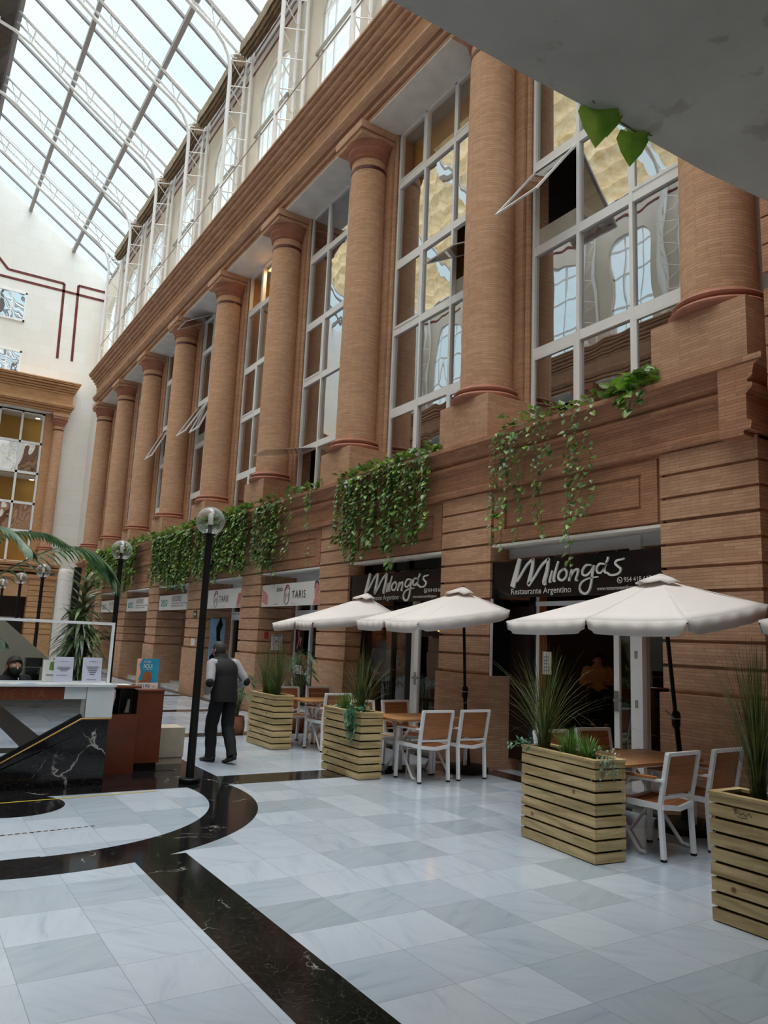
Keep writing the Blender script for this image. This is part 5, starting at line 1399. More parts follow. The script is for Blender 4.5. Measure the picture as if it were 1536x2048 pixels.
pothos('sparse pothos strands on the panel above the nearest restaurant sign', [(8.05, 3.15), (7.98, 3.5), (7.9, 3.0), (7.82, 3.2), (7.72, 3.5), (7.62, 3.8), (7.52, 3.1), (7.3, 3.35), (7.2, 3.15), (7.0, 4.0), (6.78, 3.05), (6.62, 2.75), (6.55, 3.3), (6.3, 3.35)], (6.3, 8.1, 60), 1, 0.085, 0.85, .06)
pothos('leafy pothos clump on top of the ledge below the nearest windows', [(5.85, 4.62), (5.7, 4.5), (5.55, 4.6)], (5.38, 6.2, 120), 2, 0.14, 1.0, .35)
pothos('dense dark pothos curtain left of centre above the second restaurant sign', strands(12.7, 11.6, 15, 3.3, 3.0)+strands(11.6, 10.9, 9, 3.3, 3.1), (9.5, 12.8, 75), 3, 0.10, 1.15, .04)
pothos('bushy pothos cluster hanging right above the second restaurant sign', strands(10.85, 9.75, 15, 3.15, 3.35, .3)+[(10.7, 2.95)], None, 4, 0.10, 1.1, .1)
pothos('narrow pothos curtain hanging left of the wider salon sign', strands(16.8, 15.4, 15, 3.2, 3.0, .4), (13.6, 16.8, 30), 5, 0.11, 1.1, .03)
pothos('few thin pothos strands over the wider salon sign', [(15.2, 2.75), (14.95, 3.2), (14.75, 3.4), (14.0, 3.2), (13.85, 4.0)], None, 6, 0.10, .7, .25)
pothos('wide dense pothos curtain behind the tallest lamp globe', strands(20.8, 17.2, 46, 3.05, 3.0, .5), (17.1, 21.0, 60), 7, 0.12, 1.15, .12)
pothos('long dense pothos curtain above the nearest advisory office sign', strands(25.2, 21.2, 44, 3.2, 2.85, .5), (21.0, 26.5, 50), 8, 0.13, 1.1, .05)
pothos('pothos curtain left of the second street lamp globe', strands(35.0, 27.0, 52, 3.4, 3.0, 1.0), (26.5, 36.0, 34), 9, 0.16, 1.0, .2)
# strands low over the signs
m = MB(); rnd = random.Random(5); o = thing('dangling_leaves', 'two variegated pothos leaves hanging from the edge of the grey slab', 'plant', (3.1, 2.74, 4.8), 0)
for (x, z, s) in ((-0.02, -0.08, 0.25), (0.07, -0.04, 0.19), (0.27, -0.14, 0.20), (0.33, -0.05, 0.16)):
    leaf(m, Vector((x, 0.0, z+0.11)), Vector((0.05, 0.1, -1)), Vector((-0.6, -1, 0.1)), s, s*0.95, 0.2, 0.1)
part(m, 'leaf_blades', 'pothos_bright', o); m = MB(); m.tube([(-0.1, -0.03, 0.0), (0, 0, 0.01), (0.3, 0, -0.01), (0.42, -0.03, 0.0)], 0.004, 5); part(m, 'stem', 'stem_brown', o)

# ------------------------------------------------------------------ potted palms
def frond(m, st, pts, L, n=22, seed=0, drop=0.6, w=0.02, droopz=1.0):
    rnd = random.Random(seed); P = [Vector(p) for p in pts]; P = [Vector(q) for q in smooth_path([tuple(p) for p in P], 8)]; st.tube(P, [0.007*(1-i/len(P))+0.0015 for i in range(len(P))], 5)
    for i in range(n):
        t = 0.18+0.82*i/(n-1); k = min(int(t*(len(P)-1)), len(P)-2); p = P[k].lerp(P[k+1], t*(len(P)-1)-k); tg = (P[k+1]-P[k]).normalized()
        sd = tg.cross(Vector((0, 0, 1)));
        if sd.length < .05: sd = Vector((1, 0, 0))
        sd.normalize()
        for s in (-1, 1):
            ll = L*(0.55+0.6*sin(pi*min(1, t*1.02)))*rnd.uniform(.85, 1.1); d = (tg*0.75+sd*s*0.8+Vector((0, 0, 0.12))).normalized()
            q = []; wd = d.cross(Vector((0, 0, 1))).normalized()
            for j in range(5):
                u = j/4; c = p+d*(ll*u)+Vector((0, 0, -drop*ll*u*u*droopz)); ww = w*0.5*(sin(pi*min(1, u*0.9+0.1)))**0.7+0.0008
                q += [c-wd*ww, c+wd*ww]
            m.add(q, [(a*2, a*2+1, a*2+3, a*2+2) for a in range(4)])
def areca(name, label, loc, H, nf, seed, pot=True, potr=0.15, poth=0.3, spread=0.4):
    rnd = random.Random(seed); o = thing(name, label, 'plant', loc, 0, 'potted feathery palms'); m = MB(); st = MB()
    for i in range(nf):
        a = 2*pi*i/nf+rnd.uniform(-.3, .3); h = H*rnd.uniform(.6, 1.0); r = spread*rnd.uniform(.5, 1.1); d = Vector((cos(a), sin(a), 0)); z0 = poth*.8
        frond(m, st, [(0.03*cos(a), 0.03*sin(a), z0), tuple(d*r*.25+Vector((0, 0, z0+(h-z0)*.5))), tuple(d*r*.6+Vector((0, 0, h*.95))), tuple(d*r*1.15+Vector((0, 0, h*.88)))], 0.2, 15, seed*9+i, 0.4, 0.014)
    part(m, 'fronds', 'palm_leaf', o); part(st, 'stems', 'stem_brown', o)
    pm = MB(); n = 12
    pm.lathe([(potr*.78, 0)]+[(potr*(0.9+0.14*sin(pi*i/n)+(0.02 if i % 2 else 0)), poth*i/n) for i in range(n+1)]+[(potr*.82, poth), (potr*.8, poth*.85)], 24); part(pm, 'pot', 'pot_clay', o, True)
areca('areca_palm', 'small feathery palm in a ribbed clay pot beside the walking man', (5.27, 12.92, 0), 1.1, 12, 2, spread=.36)
areca('areca_palm', 'taller feathery palm standing by the salon door behind the farthest table', (6.55, 13.15, 0), 1.5, 15, 3, potr=.16, poth=.32, spread=.36)

o = thing('kentia_palm', 'large arching palm fronds reaching in from the left edge', 'plant', (0.1, 10.3, 0)); m = MB(); st = MB(); off = Vector((-0.1, -10.3, 0))
for i, pts in enumerate(([(0.15, 10.3, 1.2), (0.7, 10.1, 2.0), (1.3, 9.95, 2.5), (1.75, 9.9, 2.68), (2.08, 9.9, 2.56), (2.24, 9.85, 2.36)], [(0.1, 10.3, 1.2), (0.35, 10.2, 2.2), (0.7, 10.0, 2.75), (1.0, 9.9, 2.82), (1.25, 9.8, 2.6)],
                         [(0.12, 10.3, 1.2), (0.5, 10.5, 2.3), (1.0, 10.6, 2.8), (1.5, 10.7, 2.9), (1.85, 10.8, 2.78)], [(0.0, 10.3, 1.2), (-0.2, 10.7, 1.9), (-0.5, 11.0, 2.2), (-0.9, 11.2, 2.2)], [(0.0, 10.3, 1.2), (-0.3, 10.2, 2.2), (-0.7, 10.1, 2.6), (-1.1, 10, 2.3)],
                         [(0.1, 10.3, 1.1), (0.4, 10.2, 1.5), (0.85, 10.1, 1.66), (1.1, 10.0, 1.52)], [(0.0, 10.3, 1.2), (-0.2, 10.6, 2.3), (-0.5, 10.9, 2.8), (-0.9, 11.3, 2.6)])):
    frond(m, st, [tuple(Vector(p)+off) for p in pts], (0.42, 0.30, 0.24)[i] if i < 3 else 0.24, 36, 40+i, 0.6, 0.04)
part(m, 'fronds', 'palm_leaf', o); part(st, 'stems', 'stem_brown', o)
m = MB(); m.tube([(0, 0, 0.3), (0, 0, 1.2)], [0.05, 0.035], 10); part(m, 'trunk', 'stem_brown', o, True); m = MB(); m.lathe([(0.18, 0), (0.24, 0.42), (0.25, 0.45), (0.2, 0.45)], 24); part(m, 'pot', 'pot_clay', o, True)

o = thing('dracaena', 'tall leafy plant with strap leaves standing behind the reception desk', 'plant', (2.16, 11.0, 0)); m = MB(); st = MB(); rnd = random.Random(21)
for (dx, dy, z1) in ((0.0, 0, 2.32), (-0.06, 0.05, 1.75), (0.07, -0.03, 1.5), (0.02, .05, 2.0)):
    st.tube([(0, 0, 0.35), (dx*.6, dy*.6, z1*.5), (dx, dy, z1)], 0.02, 7); z = 0.95
    while z < z1+0.04:
        for _ in range(5):
            a = rnd.uniform(0, 2*pi); top = z > z1-0.25; L = rnd.uniform(.34, .52); el = rnd.uniform(.2, 1.1) if top else rnd.uniform(-.25, .4)
            d = Vector((cos(a)*cos(el), sin(a)*cos(el), sin(el))); p = Vector((dx*z/z1, dy*z/z1, z)); wd = d.cross(Vector((0, 0, 1))).normalized(); q = []
            for j in range(6):
                u = j/5; c = p+d*(L*u)+Vector((0, 0, -0.42*L*u*u*(0.6 if top else 1.6))); ww = 0.024*(sin(pi*min(1, u*.85+.15)))**.8+.0008; q += [c-wd*ww, c+wd*ww]
            m.add(q, [(b*2, b*2+1, b*2+3, b*2+2) for b in range(5)])
        z += 0.06
part(m, 'leaves', 'dracaena_leaf', o); part(st, 'canes', 'stem_brown', o, True); m = MB(); m.lathe([(0.17, 0), (0.22, 0.38), (0.23, 0.4), (0.19, 0.4)], 24); part(m, 'pot', 'pot_clay', o, True)
m = MB(); m.box(2.36, 2.46, 12.95, 13.05, 0, 2.66); tag(m.build('black_post', 'black_metal'), 'thick black square post behind the tall leafy plant', 'post')

# ------------------------------------------------------------------ reception desk round the stair
YD = 9.05
D0 = thing('reception_desk', 'marble and wood reception desk with glass screen above the stair', 'desk', (1.0, YD, 0)); off = (-1.0, -YD)
def pbox(m, x0, x1, y0, y1, z0, z1): m.box(x0-1.0, x1-1.0, y0-YD, y1-YD, z0, z1)
m = MB(); m.add([(x-1.0, yy, z) for yy in (0, 0.12) for x, z in ((0.66, 0), (2.175, 0), (2.175, 0.70), (1.89, 0.70), (0.66, -0.02))], [(0, 1, 2, 3, 4), (9, 8, 7, 6, 5), (0, 5, 6, 1), (1, 6, 7, 2), (2, 7, 8, 3), (3, 8, 9, 4)])
part(m, 'black_marble_side', 'marble_black_bold', D0)
m = MB(); m.tube([(0.66-1, -0.02, 0.01), (1.88-1, -0.02, 0.715), (2.20-1, -0.02, 0.715)], 0.013, 10); part(m, 'brass_rail', 'brass', D0, True)
m = MB(); m.bar((0.66-1, 0.0, 0.045), (1.88-1, 0.0, 0.75), 0.04, 0.05, up=(0, 0, 1)); part(m, 'glass_shoe', 'black_metal', D0)
m = MB(); pbox(m, 1.91, 2.20, YD-0.03, YD+0.5, 0.73, 1.06); part(m, 'corner_block', 'marble_grey', D0)
m = MB(); pbox(m, 1.675, 1.905, YD-0.02, YD+0.5, 0.93, 1.06); part(m, 'upper_block', 'marble_grey', D0)
m = MB(); pbox(m, -1.5, 1.67, YD-0.03, YD+0.02, 0.925, 1.055); pn = part(m, 'name_board', 'mahogany', D0)
m = text_mb('CONSERJERIA', 0.115, lambda u, v, h: (1.47-1.0-0.985+u*0.98, -0.031-0.004*h, 0.948+v), spacing=1.95, sx_=0.86)
xm = max(v[0] for v in m.v); m.v = [(v[0]+(1.475-1.0-xm), v[1], v[2]) for v in m.v]
l = m.build('lettering', 'brass', pn, fix=False)
m = MB(); pbox(m, -1.5, 2.22, YD-0.05, YD+0.62, 1.062, 1.085); part(m, 'counter_top', 'marble_grey', D0)
m = MB(); pbox(m, 1.86, 1.905, YD-0.01, YD+0.04, 0.73, 0.93); part(m, 'glass_post', 'grey_metal', D0)
g = MB(); g.add([(x-1.0, 0.005, z) for x, z in ((0.70, 0.05), (1.86, 0.74), (1.86, 0.93), (-1.5, 0.93), (-1.5, 0.05))], [(0, 1, 2, 3, 4)]); part(g, 'balustrade_glass', 'stair_glass', D0)
m = MB(); pbox(m, -1.5, 1.9, YD+0.20, YD+0.24, 0.02, 0.93); part(m, 'stair_void_dark', 'interior_dark', D0)  # dark sheet standing in for the unlit stairwell behind the glass
m = MB(); pbox(m, -1.5, 2.15, YD+0.02, YD+0.05, 1.745, 1.775); pbox(m, 2.12, 2.15, YD+0.02, YD+0.05, 1.085, 1.745); pbox(m, -1.5, 2.12, YD+0.02, YD+0.05, 1.085, 1.10)
pbox(m, 1.20, 1.205, YD+0.0, YD+0.01, 1.085, 1.15); part(m, 'screen_frame', 'white_metal', D0)
g = MB(); g.add([(x-1.0, 0.035, z) for x, z in ((-1.5, 1.10), (2.12, 1.10), (2.12, 1.745), (-1.5, 1.745))], [(0, 1, 2, 3)]); part(g, 'screen_glass', 'clear_glass', D0)
def card(name, label, cat, x0, x1, y, z0, z1, mat, tilt=0.03, lines=None, lm='printed_grey'):
    m = MB(); m.add([(x0, y, z0), (x1, y, z0), (x1, y+tilt, z1), (x0, y+tilt, z1), (x0, y+0.006, z0), (x1, y+0.006, z0), (x1, y+tilt+0.006, z1), (x0, y+tilt+0.006, z1)], [(0, 1, 2, 3), (7, 6, 5, 4), (0, 4, 5, 1), (1, 5, 6, 2), (2, 6, 7, 3), (3, 7, 4, 0)])
    o = m.build(name, mat); tag(o, label, cat)
    F = lambda u, v, h: (x0+(x1-x0)*u, y+tilt*v-0.001-0.001*h, z0+(z1-z0)*v)
    if lines:
        m = MB()
        for a, b, v, w in lines: m.ribbon([(a, v, w), (b, v, w)], F)
        part(m, 'print', lm, o)
    return o, F
card('printed_sign', 'left white printed notice standing behind the glass screen', 'sign', 1.585, 1.79, 9.28, 1.09, 1.37, 'cardboard_sign', 0.03, [(.3, .7, .82, .012), (.2, .85, .6, .02), (.15, .85, .55, .02), (.3, .75, .5, .02), (.35, .7, .45, .02), (.15, .7, .28, .018)])
card('printed_sign', 'right white printed notice with bold lines behind the glass screen', 'sign', 1.89, 2.10, 9.28, 1.09, 1.37, 'cardboard_sign', 0.03, [(.3, .7, .84, .012), (.2, .85, .62, .035), (.25, .8, .55, .035), (.3, .75, .48, .035), (.35, .7, .41, .035), (.4, .65, .33, .035), (.25, .75, .12, .02)])
o, F = card('flyer_stand', 'white flyer with a yellow-green picture, half behind the left notice', 'flyer', 1.49, 1.62, 9.42, 1.09, 1.33, 'sheet_paper', 0.02, [(.3, 1.0, .3, .05)])
m = MB(); m.add([F(u, v, 1.5) for u, v in ((.5, .55), (1, .5), (1, .95), (.6, .9))], [(0, 1, 2, 3)]); part(m, 'picture', 'fern_leaf', o)
m = MB(); m.box(1.45, 1.64, 10.45, 10.6, 1.20, 1.31); m.box(1.45, 1.62, 10.45, 10.6, 0.9, 1.19); tag(m.build('dark_box', 'black_panel'), 'dark box with a black and white picture behind the receptionist', 'box')
m = MB(); F = lambda u, v, h: (1.46+0.15*u, 10.448, 1.10+0.09*v); rnd = random.Random(4)
for i in range(9): m.ribbon([(0.05+i*.1, .1, .04), (0.08+i*.1, .5+.3*rnd.random(), .05)], F)
part(m, 'picture', 'sheet_paper', bpy.data.objects['dark_box'])
m = MB(); m.box(1.2, 1.64, 10.4, 10.8, 0.0, 0.9); tag(m.build('side_cabinet', 'mahogany_dark'), 'dark cabinet under the black box behind the desk', 'cabinet')
for i, (x, c, l) in enumerate(((0.98, 'sheet_paper', 'white leaflet'), (1.22, 'poster_blue', 'blue leaflet'), (1.62, 'sheet_paper', 'long white price strip'))):
    m = MB(); m.box(x, x+(0.16 if i < 2 else 0.36), 9.06, 9.12, 1.087, 1.091); tag(m.build('leaflet', c), '%s lying on the marble counter in front of the glass' % l, 'leaflet')
# grey sloping wall behind the desk
m = MB(); m.add([(x, y, z) for y in (12.0, 12.2) for x, z in ((-1.4, 0), (2.05, 0), (2.05, 1.17), (1.26, 1.82), (-1.4, 2.6))], [(0, 1, 2, 3, 4), (9, 8, 7, 6, 5), (0, 5, 6, 1), (1, 6, 7, 2), (2, 7, 8, 3), (3, 8, 9, 4)])
struct(m.build('trim_6', 'ramp_grey'))
# mahogany desk
o = thing('mahogany_desk', 'reddish brown wooden side desk with open shelf, right of the marble desk', 'desk', (2.6, 9.68, 0)); X, Y = -2.6, -9.68
def q(m, x0, x1, y0, y1, z0, z1): m.box(x0+X, x1+X, y0+Y, y1+Y, z0, z1)
m = MB(); q(m, 2.22, 2.665, 9.66, 9.69, 0.0, 0.69); part(m, 'front_panel', 'mahogany', o)
m = MB(); q(m, 2.22, 2.66, 10.02, 10.05, 0.3, 1.0); q(m, 2.22, 2.66, 9.69, 10.02, 0.66, 0.69); q(m, 2.22, 2.24, 9.69, 10.02, 0.69, 1.0); q(m, 2.45, 2.46, 9.75, 10.02, 0.69, 1.0); part(m, 'open_shelf', 'mahogany_dark', o)
m = MB(); q(m, 2.2, 2.68, 9.66, 10.06, 1.0, 1.022); part(m, 'desk_top', 'mahogany', o)
m = MB(); q(m, 2.665, 2.99, 9.74, 10.3, 0.10, 0.955); part(m, 'cabinet', 'mahogany', o)
m = MB(); q(m, 2.66, 2.995, 9.73, 10.31, 0.955, 0.975); part(m, 'cabinet_top', 'mahogany', o)
m = MB(); q(m, 2.69, 2.97, 9.78, 10.28, 0.0, 0.10); part(m, 'plinth', 'mahogany_dark', o)
m = MB(); m.loft([(2.30, 9.66, 0.72, .03, .015), (2.325, 9.65, 0.8, .035, .02), (2.335, 9.65, 0.9, .04, .02), (2.34, 9.66, 0.985, .035, .015)], 12); tag(m.build('pink_cloth', 'pink_cloth', smooth=True), 'pale pink cloth hanging in the open shelf of the wooden desk', 'cloth')
m = MB(); m.loft([(2.56, 9.8, 0.70, .03, .02), (2.57, 9.8, 0.78, .022, .02), (2.575, 9.8, 0.86, .015, .012)], 10); tag(m.build('spray_bottle', 'ramp_grey', smooth=True), 'small grey bottle on the shelf of the wooden desk', 'bottle')
m = MB(); m.box(2.44, 2.60, 9.82, 10.02, 1.024, 1.03); tag(m.build('paper_sheet', 'sheet_paper'), 'white paper lying on the wooden desk beside the blue poster', 'paper')
o, F = card('lottery_poster', 'blue beach poster with big white word and a number strip, on the wooden desk', 'poster', 2.675, 2.955, 9.93, 0.977, 1.35, 'sea_blue', 0.04)
m = MB(); m.add([F(u, v, 1) for u, v in ((0, .2), (.02, 1), (.25, 1.0), (.12, .8), (.2, .55), (.1, .3), (.25, .2))], [tuple(range(7))]); part(m, 'beach', 'sand', o)
m = MB(); m.add([F(.5+.22*cos(a*pi/12), .42+.165*sin(a*pi/12), 2) for a in range(24)], [tuple(range(24))]); m.add([F(u, v, 1.6) for u, v in ((.05, .2), (.3, .32), (.65, .25), (.8, .2))], [(0, 1, 2, 3)]); part(m, 'big_ball', 'bubble', o)
m = MB(); m.add([F(u, v, 1.5) for u, v in ((0, 0), (1, 0), (1, .2), (0, .2))], [(0, 1, 2, 3)]); s = part(m, 'number_strip', 'sheet_paper', o)
G = lambda u, v, h: F(u, v, 3)
m = text_mb('39198', 0.24, lambda u, v, h: F(0.08+u*0.85, 0.03+v*0.72, 3), spacing=1.1)
m = text_mb('euros', 0.1, lambda u, v, h: F(0.74+u*0.7, 0.05+v*0.8, 3), mb=m); part(m, 'number', 'letter_dark', o)
m = text_mb('¿Y SI CAE', 0.13, lambda u, v, h: F(0.30+u*0.62, 0.86+v*0.8, 3)); m = text_mb('AQUI', 0.27, lambda u, v, h: F(0.30+u*0.62, 0.68+v*0.78, 3), mb=m); m.ribbon([(.3, .64, .015), (.7, .64, .015)], lambda u, v, h: F(u, v, 3)); part(m, 'headline', 'letter_white', o)
m = MB(); m.box(3.08, 3.44, 10.16, 10.56, 0.09, 0.46); o = m.build('stone_block', 'stone_box'); tag(o, 'beige stone block standing behind the wooden desk', 'block')
m = MB(); m.box(3.09, 3.43, 10.17, 10.55, 0, 0.088); part(m, 'foot_slab', 'stone_box', o)
# yellow tape and floor lettering strip
m = MB(); m.add([(0.4, 8.40, 0.003), (0.4, 8.43, 0.003), (2.62, 8.535, 0.003), (2.62, 8.51, 0.003)], [(0, 3, 2, 1)]); m.add([(0.4, 8.40, 0.0016), (0.4, 8.43, 0.0016), (2.62, 8.535, 0.0016), (2.62, 8.51, 0.0016)], [(0, 1, 2, 3)]); tag(m.build('floor_tape', 'yellow_tape'), 'thin yellow tape line on the floor in front of the desk', 'tape')
m = MB(); rnd = random.Random(9)
for i in range(26):
    x = 0.30+i*0.055; m.add([(x, 7.12+.004*i, .003), (x+.035, 7.125+.004*i, .003), (x+.035, 7.125+.004*i+.02, .003), (x, 7.12+.004*i+.02, .003)], [(0, 1, 2, 3)])
tag(m.build('floor_sticker', 'brass', fix=False), 'faded worn line of marks on the white floor inside the dark ring', 'sticker')

# ------------------------------------------------------------------ people
def skin_body(name, verts, edges, root_i, mat, parent, sub=2):
    me = bpy.data.meshes.new(name); me.from_pydata([v[:3] for v in verts], edges, []); o = bpy.data.objects.new(name, me); COL.objects.link(o)
    md = o.modifiers.new('k', 'SKIN'); md.use_smooth_shade = True
    for i, v in enumerate(verts):
        sv = me.skin_vertices[0].data[i]; r = v[3]; sv.radius = r if isinstance(r, tuple) else (r, r); sv.use_root = (i == root_i)
    s = o.modifiers.new('s', 'SUBSURF'); s.levels = sub; s.render_levels = sub
    bpy.context.view_layer.update(); dg = bpy.context.evaluated_depsgraph_get(); me2 = bpy.data.meshes.new_from_object(o.evaluated_get(dg))
    o.modifiers.clear(); o.data = me2; me2.name = name; me2.materials.clear(); me2.materials.append(MATS[mat])
    for p in me2.polygons: p.use_smooth = True
    o.parent = parent; return o
def hand_chain(V, E, wrist_i, wrist, direc, side, curl=0.5, s=1.0):
    d = Vector(direc).normalized(); up = Vector((0, 0, 1)) if abs(d.z) < .8 else Vector((0, 1, 0)); lat = d.cross(up).normalized()*side; nrm = lat.cross(d)
    w = Vector(wrist); palm = w+d*0.045*s; V.append((*palm, (0.034*s, 0.02*s))); pi_ = len(V)-1; E.append((wrist_i, pi_))
    for k, (o_, L) in enumerate(((-.027, .068), (-.009, .08), (.009, .074), (.026, .058))):
        b = w+d*0.088*s+lat*o_*s; m1 = b+d*L*.5*s-nrm*L*.15*curl*s; m2 = m1+(d*(1-.6*curl)-nrm*curl).normalized()*L*.45*s
        i0 = len(V); V += [(*b, .0095*s), (*m1, .0088*s), (*m2, .0075*s)]; E += [(pi_, i0), (i0, i0+1), (i0+1, i0+2)]
    b = w+d*0.03*s+lat*(-.036)*s; t = b+(d*.8-lat*.7).normalized()*.035*s; t2 = t+d*.028*s; i0 = len(V); V += [(*b, .011*s), (*t, .01*s), (*t2, .008*s)]; E += [(pi_, i0), (i0, i0+1), (i0+1, i0+2)]
def head_parts(o, hc, f, hair='hair_grey', mask=None, bald=False, r=0.085, tilt=0):
    # hc: head centre, f: facing unit vector (xy)
    f = Vector(f).normalized(); s = Vector((f.y, -f.x, 0)); c = Vector(hc); U = Vector((0, 0, 1))
    def T(mb): 
        M = Matrix(((s.x, f.x, 0, c.x), (s.y, f.y, 0, c.y), (0, 0, 1, c.z), (0, 0, 0, 1))); mb.xform(M); return mb
    m = MB(); m.loft([(0, r*1.02, -0.035, .009, .014), (0, r*1.16, -0.022, .014, .018), (0, r*1.04, 0.01, .008, .012), (0, r*.94, .028, .006, .01)], 8); part(T(m), 'nose', 'skin', o, True)
    for k in (-1, 1):
        m = MB(); m.ball((k*.032, r*.93, 0.012), .0105, n=10, m=6); part(T(m), 'eye', 'letter_white', o, True)
        m = MB(); m.ball((k*.032, r*.93+.008, 0.012), .005, n=8, m=5); part(T(m), 'pupil', 'hair_black', o, True)
        m = MB(); m.ball((k*r*.93, -0.005, -0.005), .012, .02, .032, 10, 7); part(T(m), 'ear', 'skin', o, True)
        m = MB(); m.tube([(k*.017, r*1.0, .034), (k*.034, r*.98, .038), (k*.05, r*.88, .03)], .004, 5); part(T(m), 'eyebrow', hair, o, True)
    if mask:
        m = MB(); m.loft([(0, r*.42, -.10, .03, .04), (0, r*.55, -.075, .062, .055), (0, r*.55, -.035, .074, .062), (0, r*.5, -.012, .076, .058)], 16); part(T(m), 'face_mask', mask, o, True)
    else:
        m = MB(); m.ball((0, r*.95, -.058), .024, .01, .008, 10, 6); part(T(m), 'mouth', 'pink', o, True)
    if not bald:
        m = MB(); n = 22; rnd = random.Random(3); vs = []; rows = 9
        for i in range(rows):
            a = i/(rows-1)
            for j in range(n):
                b = 2*pi*j/n; fr = max(0, sin(b)); low = -0.075+0.148*fr**.45; z = 0.125-(0.125-low)*a**1.1
                rr = sqrt(max(0, 1-(max(-.9, (z-0.005)/0.124))**2)); w = 1+rnd.uniform(-.03, .05)
                vs.append((0.088*rr*cos(b)*w, -0.004+0.103*rr*sin(b)*w, z+rnd.uniform(-.002, .002)))
        m.add(vs, [(i*n+j, i*n+(j+1) % n, (i+1)*n+(j+1) % n, (i+1)*n+j) for i in range(rows-1) for j in range(n)]+[tuple(range(n))]); part(T(m), 'hair', hair, o, True)
def person(label, loc, rz, P, vest='vest_cloth', sleeve='sleeve_grey', trouser='trouser_cloth', hair='hair_grey', mask=None, bald=False, patches=False, face=(0, 1, 0), seated=False):
    o = thing('person', label, 'person', loc, rz)
    V, E = [], []
    def A(p, r, par=None):
        V.append((*p, r)); i = len(V)-1
        if par is not None: E.append((par, i))
        return i
    pel = A(P['pelvis'], (.125, .095)); wa = A(P['waist'], (.12, .09), pel); chs = A(P['chest'], (.11, .08), wa); nb = A(P['neckbase'], (.06, .06), chs); nk = A(P['neck'], (.05, .052), nb)
    h = Vector(P['head']); f = Vector(face).normalized()
    h1 = A(h+Vector((0, 0, -.065))+f*.018, (.06, .068), nk); h2 = A(h, (.076, .088), h1); h3 = A(h+Vector((0, 0, .065))-f*.006, (.07, .08), h2)
    for s in (-1, 1):
        sh, el, wr, hd = P['arm'][s]; a = A(sh, .045, chs); b = A(el, .041, a); c_ = A(wr, .026, b); hand_chain(V, E, c_, wr, hd, s)
        hp, kn, an, toe = P['leg'][s]; a = A(hp, .082, pel); b = A(kn, .056, a); c_ = A(an, .037, b); A(toe, (.036, .026), c_)
    skin_body('body', V, E, pel, 'skin', o)
    # clothes
    tw = P.get('tw', 1.0)
    pel_, wa_, ch_, nb_ = [Vector(P[k]) for k in ('pelvis', 'waist', 'chest', 'neckbase')]
    hem = pel_+Vector((0, -.01, -.10))
    m = MB(); rr = [(hem, .19, .135), (pel_+Vector((0, 0, -.02)), .192, .14), (pel_.lerp(wa_, .5), .185, .135), (wa_, .18, .132), (wa_.lerp(ch_, .5), .19, .138), (ch_, .21, .15), (ch_.lerp(nb_, .45), .205, .145), (ch_.lerp(nb_, .72), .185, .13), (ch_.lerp(nb_, .9), .13, .105), (nb_+Vector((0, -.005, .01)), .09, .088), (nb_+Vector((0, .012, .06)), .072, .078)]
    rings = [(c.x, c.y, c.z+(.006*(-1)**i if False else 0), a*tw, b*tw, .85) for i, (c, a, b) in enumerate(rr)]
    fine = []
    for i in range(len(rings)-1):
        for j in range(4):
            t = j/4; q0 = [x+(y-x)*t for x, y in zip(rings[i], rings[i+1])]; g_ = 1+.018*abs(sin(pi*(q0[2]-hem.z)/.085)) if vest == 'vest_cloth' else 1
            q0[3] *= g_; q0[4] *= g_; fine.append(tuple(q0))
    fine.append(rings[-1]); m.loft(fine, 28); part(m, 'vest' if vest == 'vest_cloth' else 'top', vest, o, True)
    for s in (-1, 1):
        sh, el, wr, hd = [Vector(x) for x in P['arm'][s]]; sh2 = sh.lerp(ch_, .25)
        pts = smooth_path([tuple(sh2), tuple(sh+Vector((0, 0, -.01))), tuple(sh.lerp(el, .5)), tuple(el), tuple(el.lerp(wr, .5)), tuple(wr)], 4); n = len(pts)
        m = MB(); m.tube(pts, [.078-.032*(i/(n-1))+.003*sin(i*2.1) for i in range(n)], 14); part(m, 'sleeve', sleeve, o, True)
        if patches:
            m = MB(); dv = (el-(sh+wr)*.5).normalized(); cc = el+dv*.018; m.ball(cc, .058, .058, .062, 14, 9); part(m, 'elbow_patch', 'navy_cloth', o, True)
        hp, kn, an, toe = [Vector(x) for x in P['leg'][s]]
        pts = smooth_path([tuple(hp+Vector((-s*.012, 0, .07))), tuple(hp.lerp(kn, .4)), tuple(kn), tuple(kn.lerp(an, .5)), tuple(an+Vector((0, 0, -.045)))], 5); n = len(pts)
        m = MB(); m.tube(pts, [.106-.038*(i/(n-1))+.004*sin(i*1.7) for i in range(n)], 16); part(m, 'trouser_leg', trouser, o, True)
        d = (toe-an); d.z = 0; d.normalize(); sd = Vector((d.y, -d.x, 0)); b0 = Vector((an.x, an.y, toe.z-.03)); m = MB(); lift = an.z-.085-(toe.z-.03); lift = max(0, lift)
        rg = []
        vs = []; K_ = 14
        for (t, hw, hh) in ((-.075, .026, .055), (-.05, .037, .075), (0, .038, .085), (.06, .042, .062), (.12, .046, .048), (.17, .04, .038), (.20, .02, .022)):
            cz = b0.z+lift*max(0, 1-(t+.075)/.2)
            for j in range(K_):
                a = 2*pi*j/K_; u = cos(a)*hw; v = hh*.5+sin(a)*hh*.5; p = b0+d*t+sd*u; vs.append((p.x, p.y, cz+v))
        m.add(vs, [(i*K_+j, i*K_+(j+1) % K_, (i+1)*K_+(j+1) % K_, (i+1)*K_+j) for i in range(6) for j in range(K_)]+[tuple(range(K_)), tuple(6*K_+j for j in range(K_))]); part(m, 'shoe', 'shoe_leather', o, True)
    head_parts(o, P['head'], face, hair, mask, bald); return o
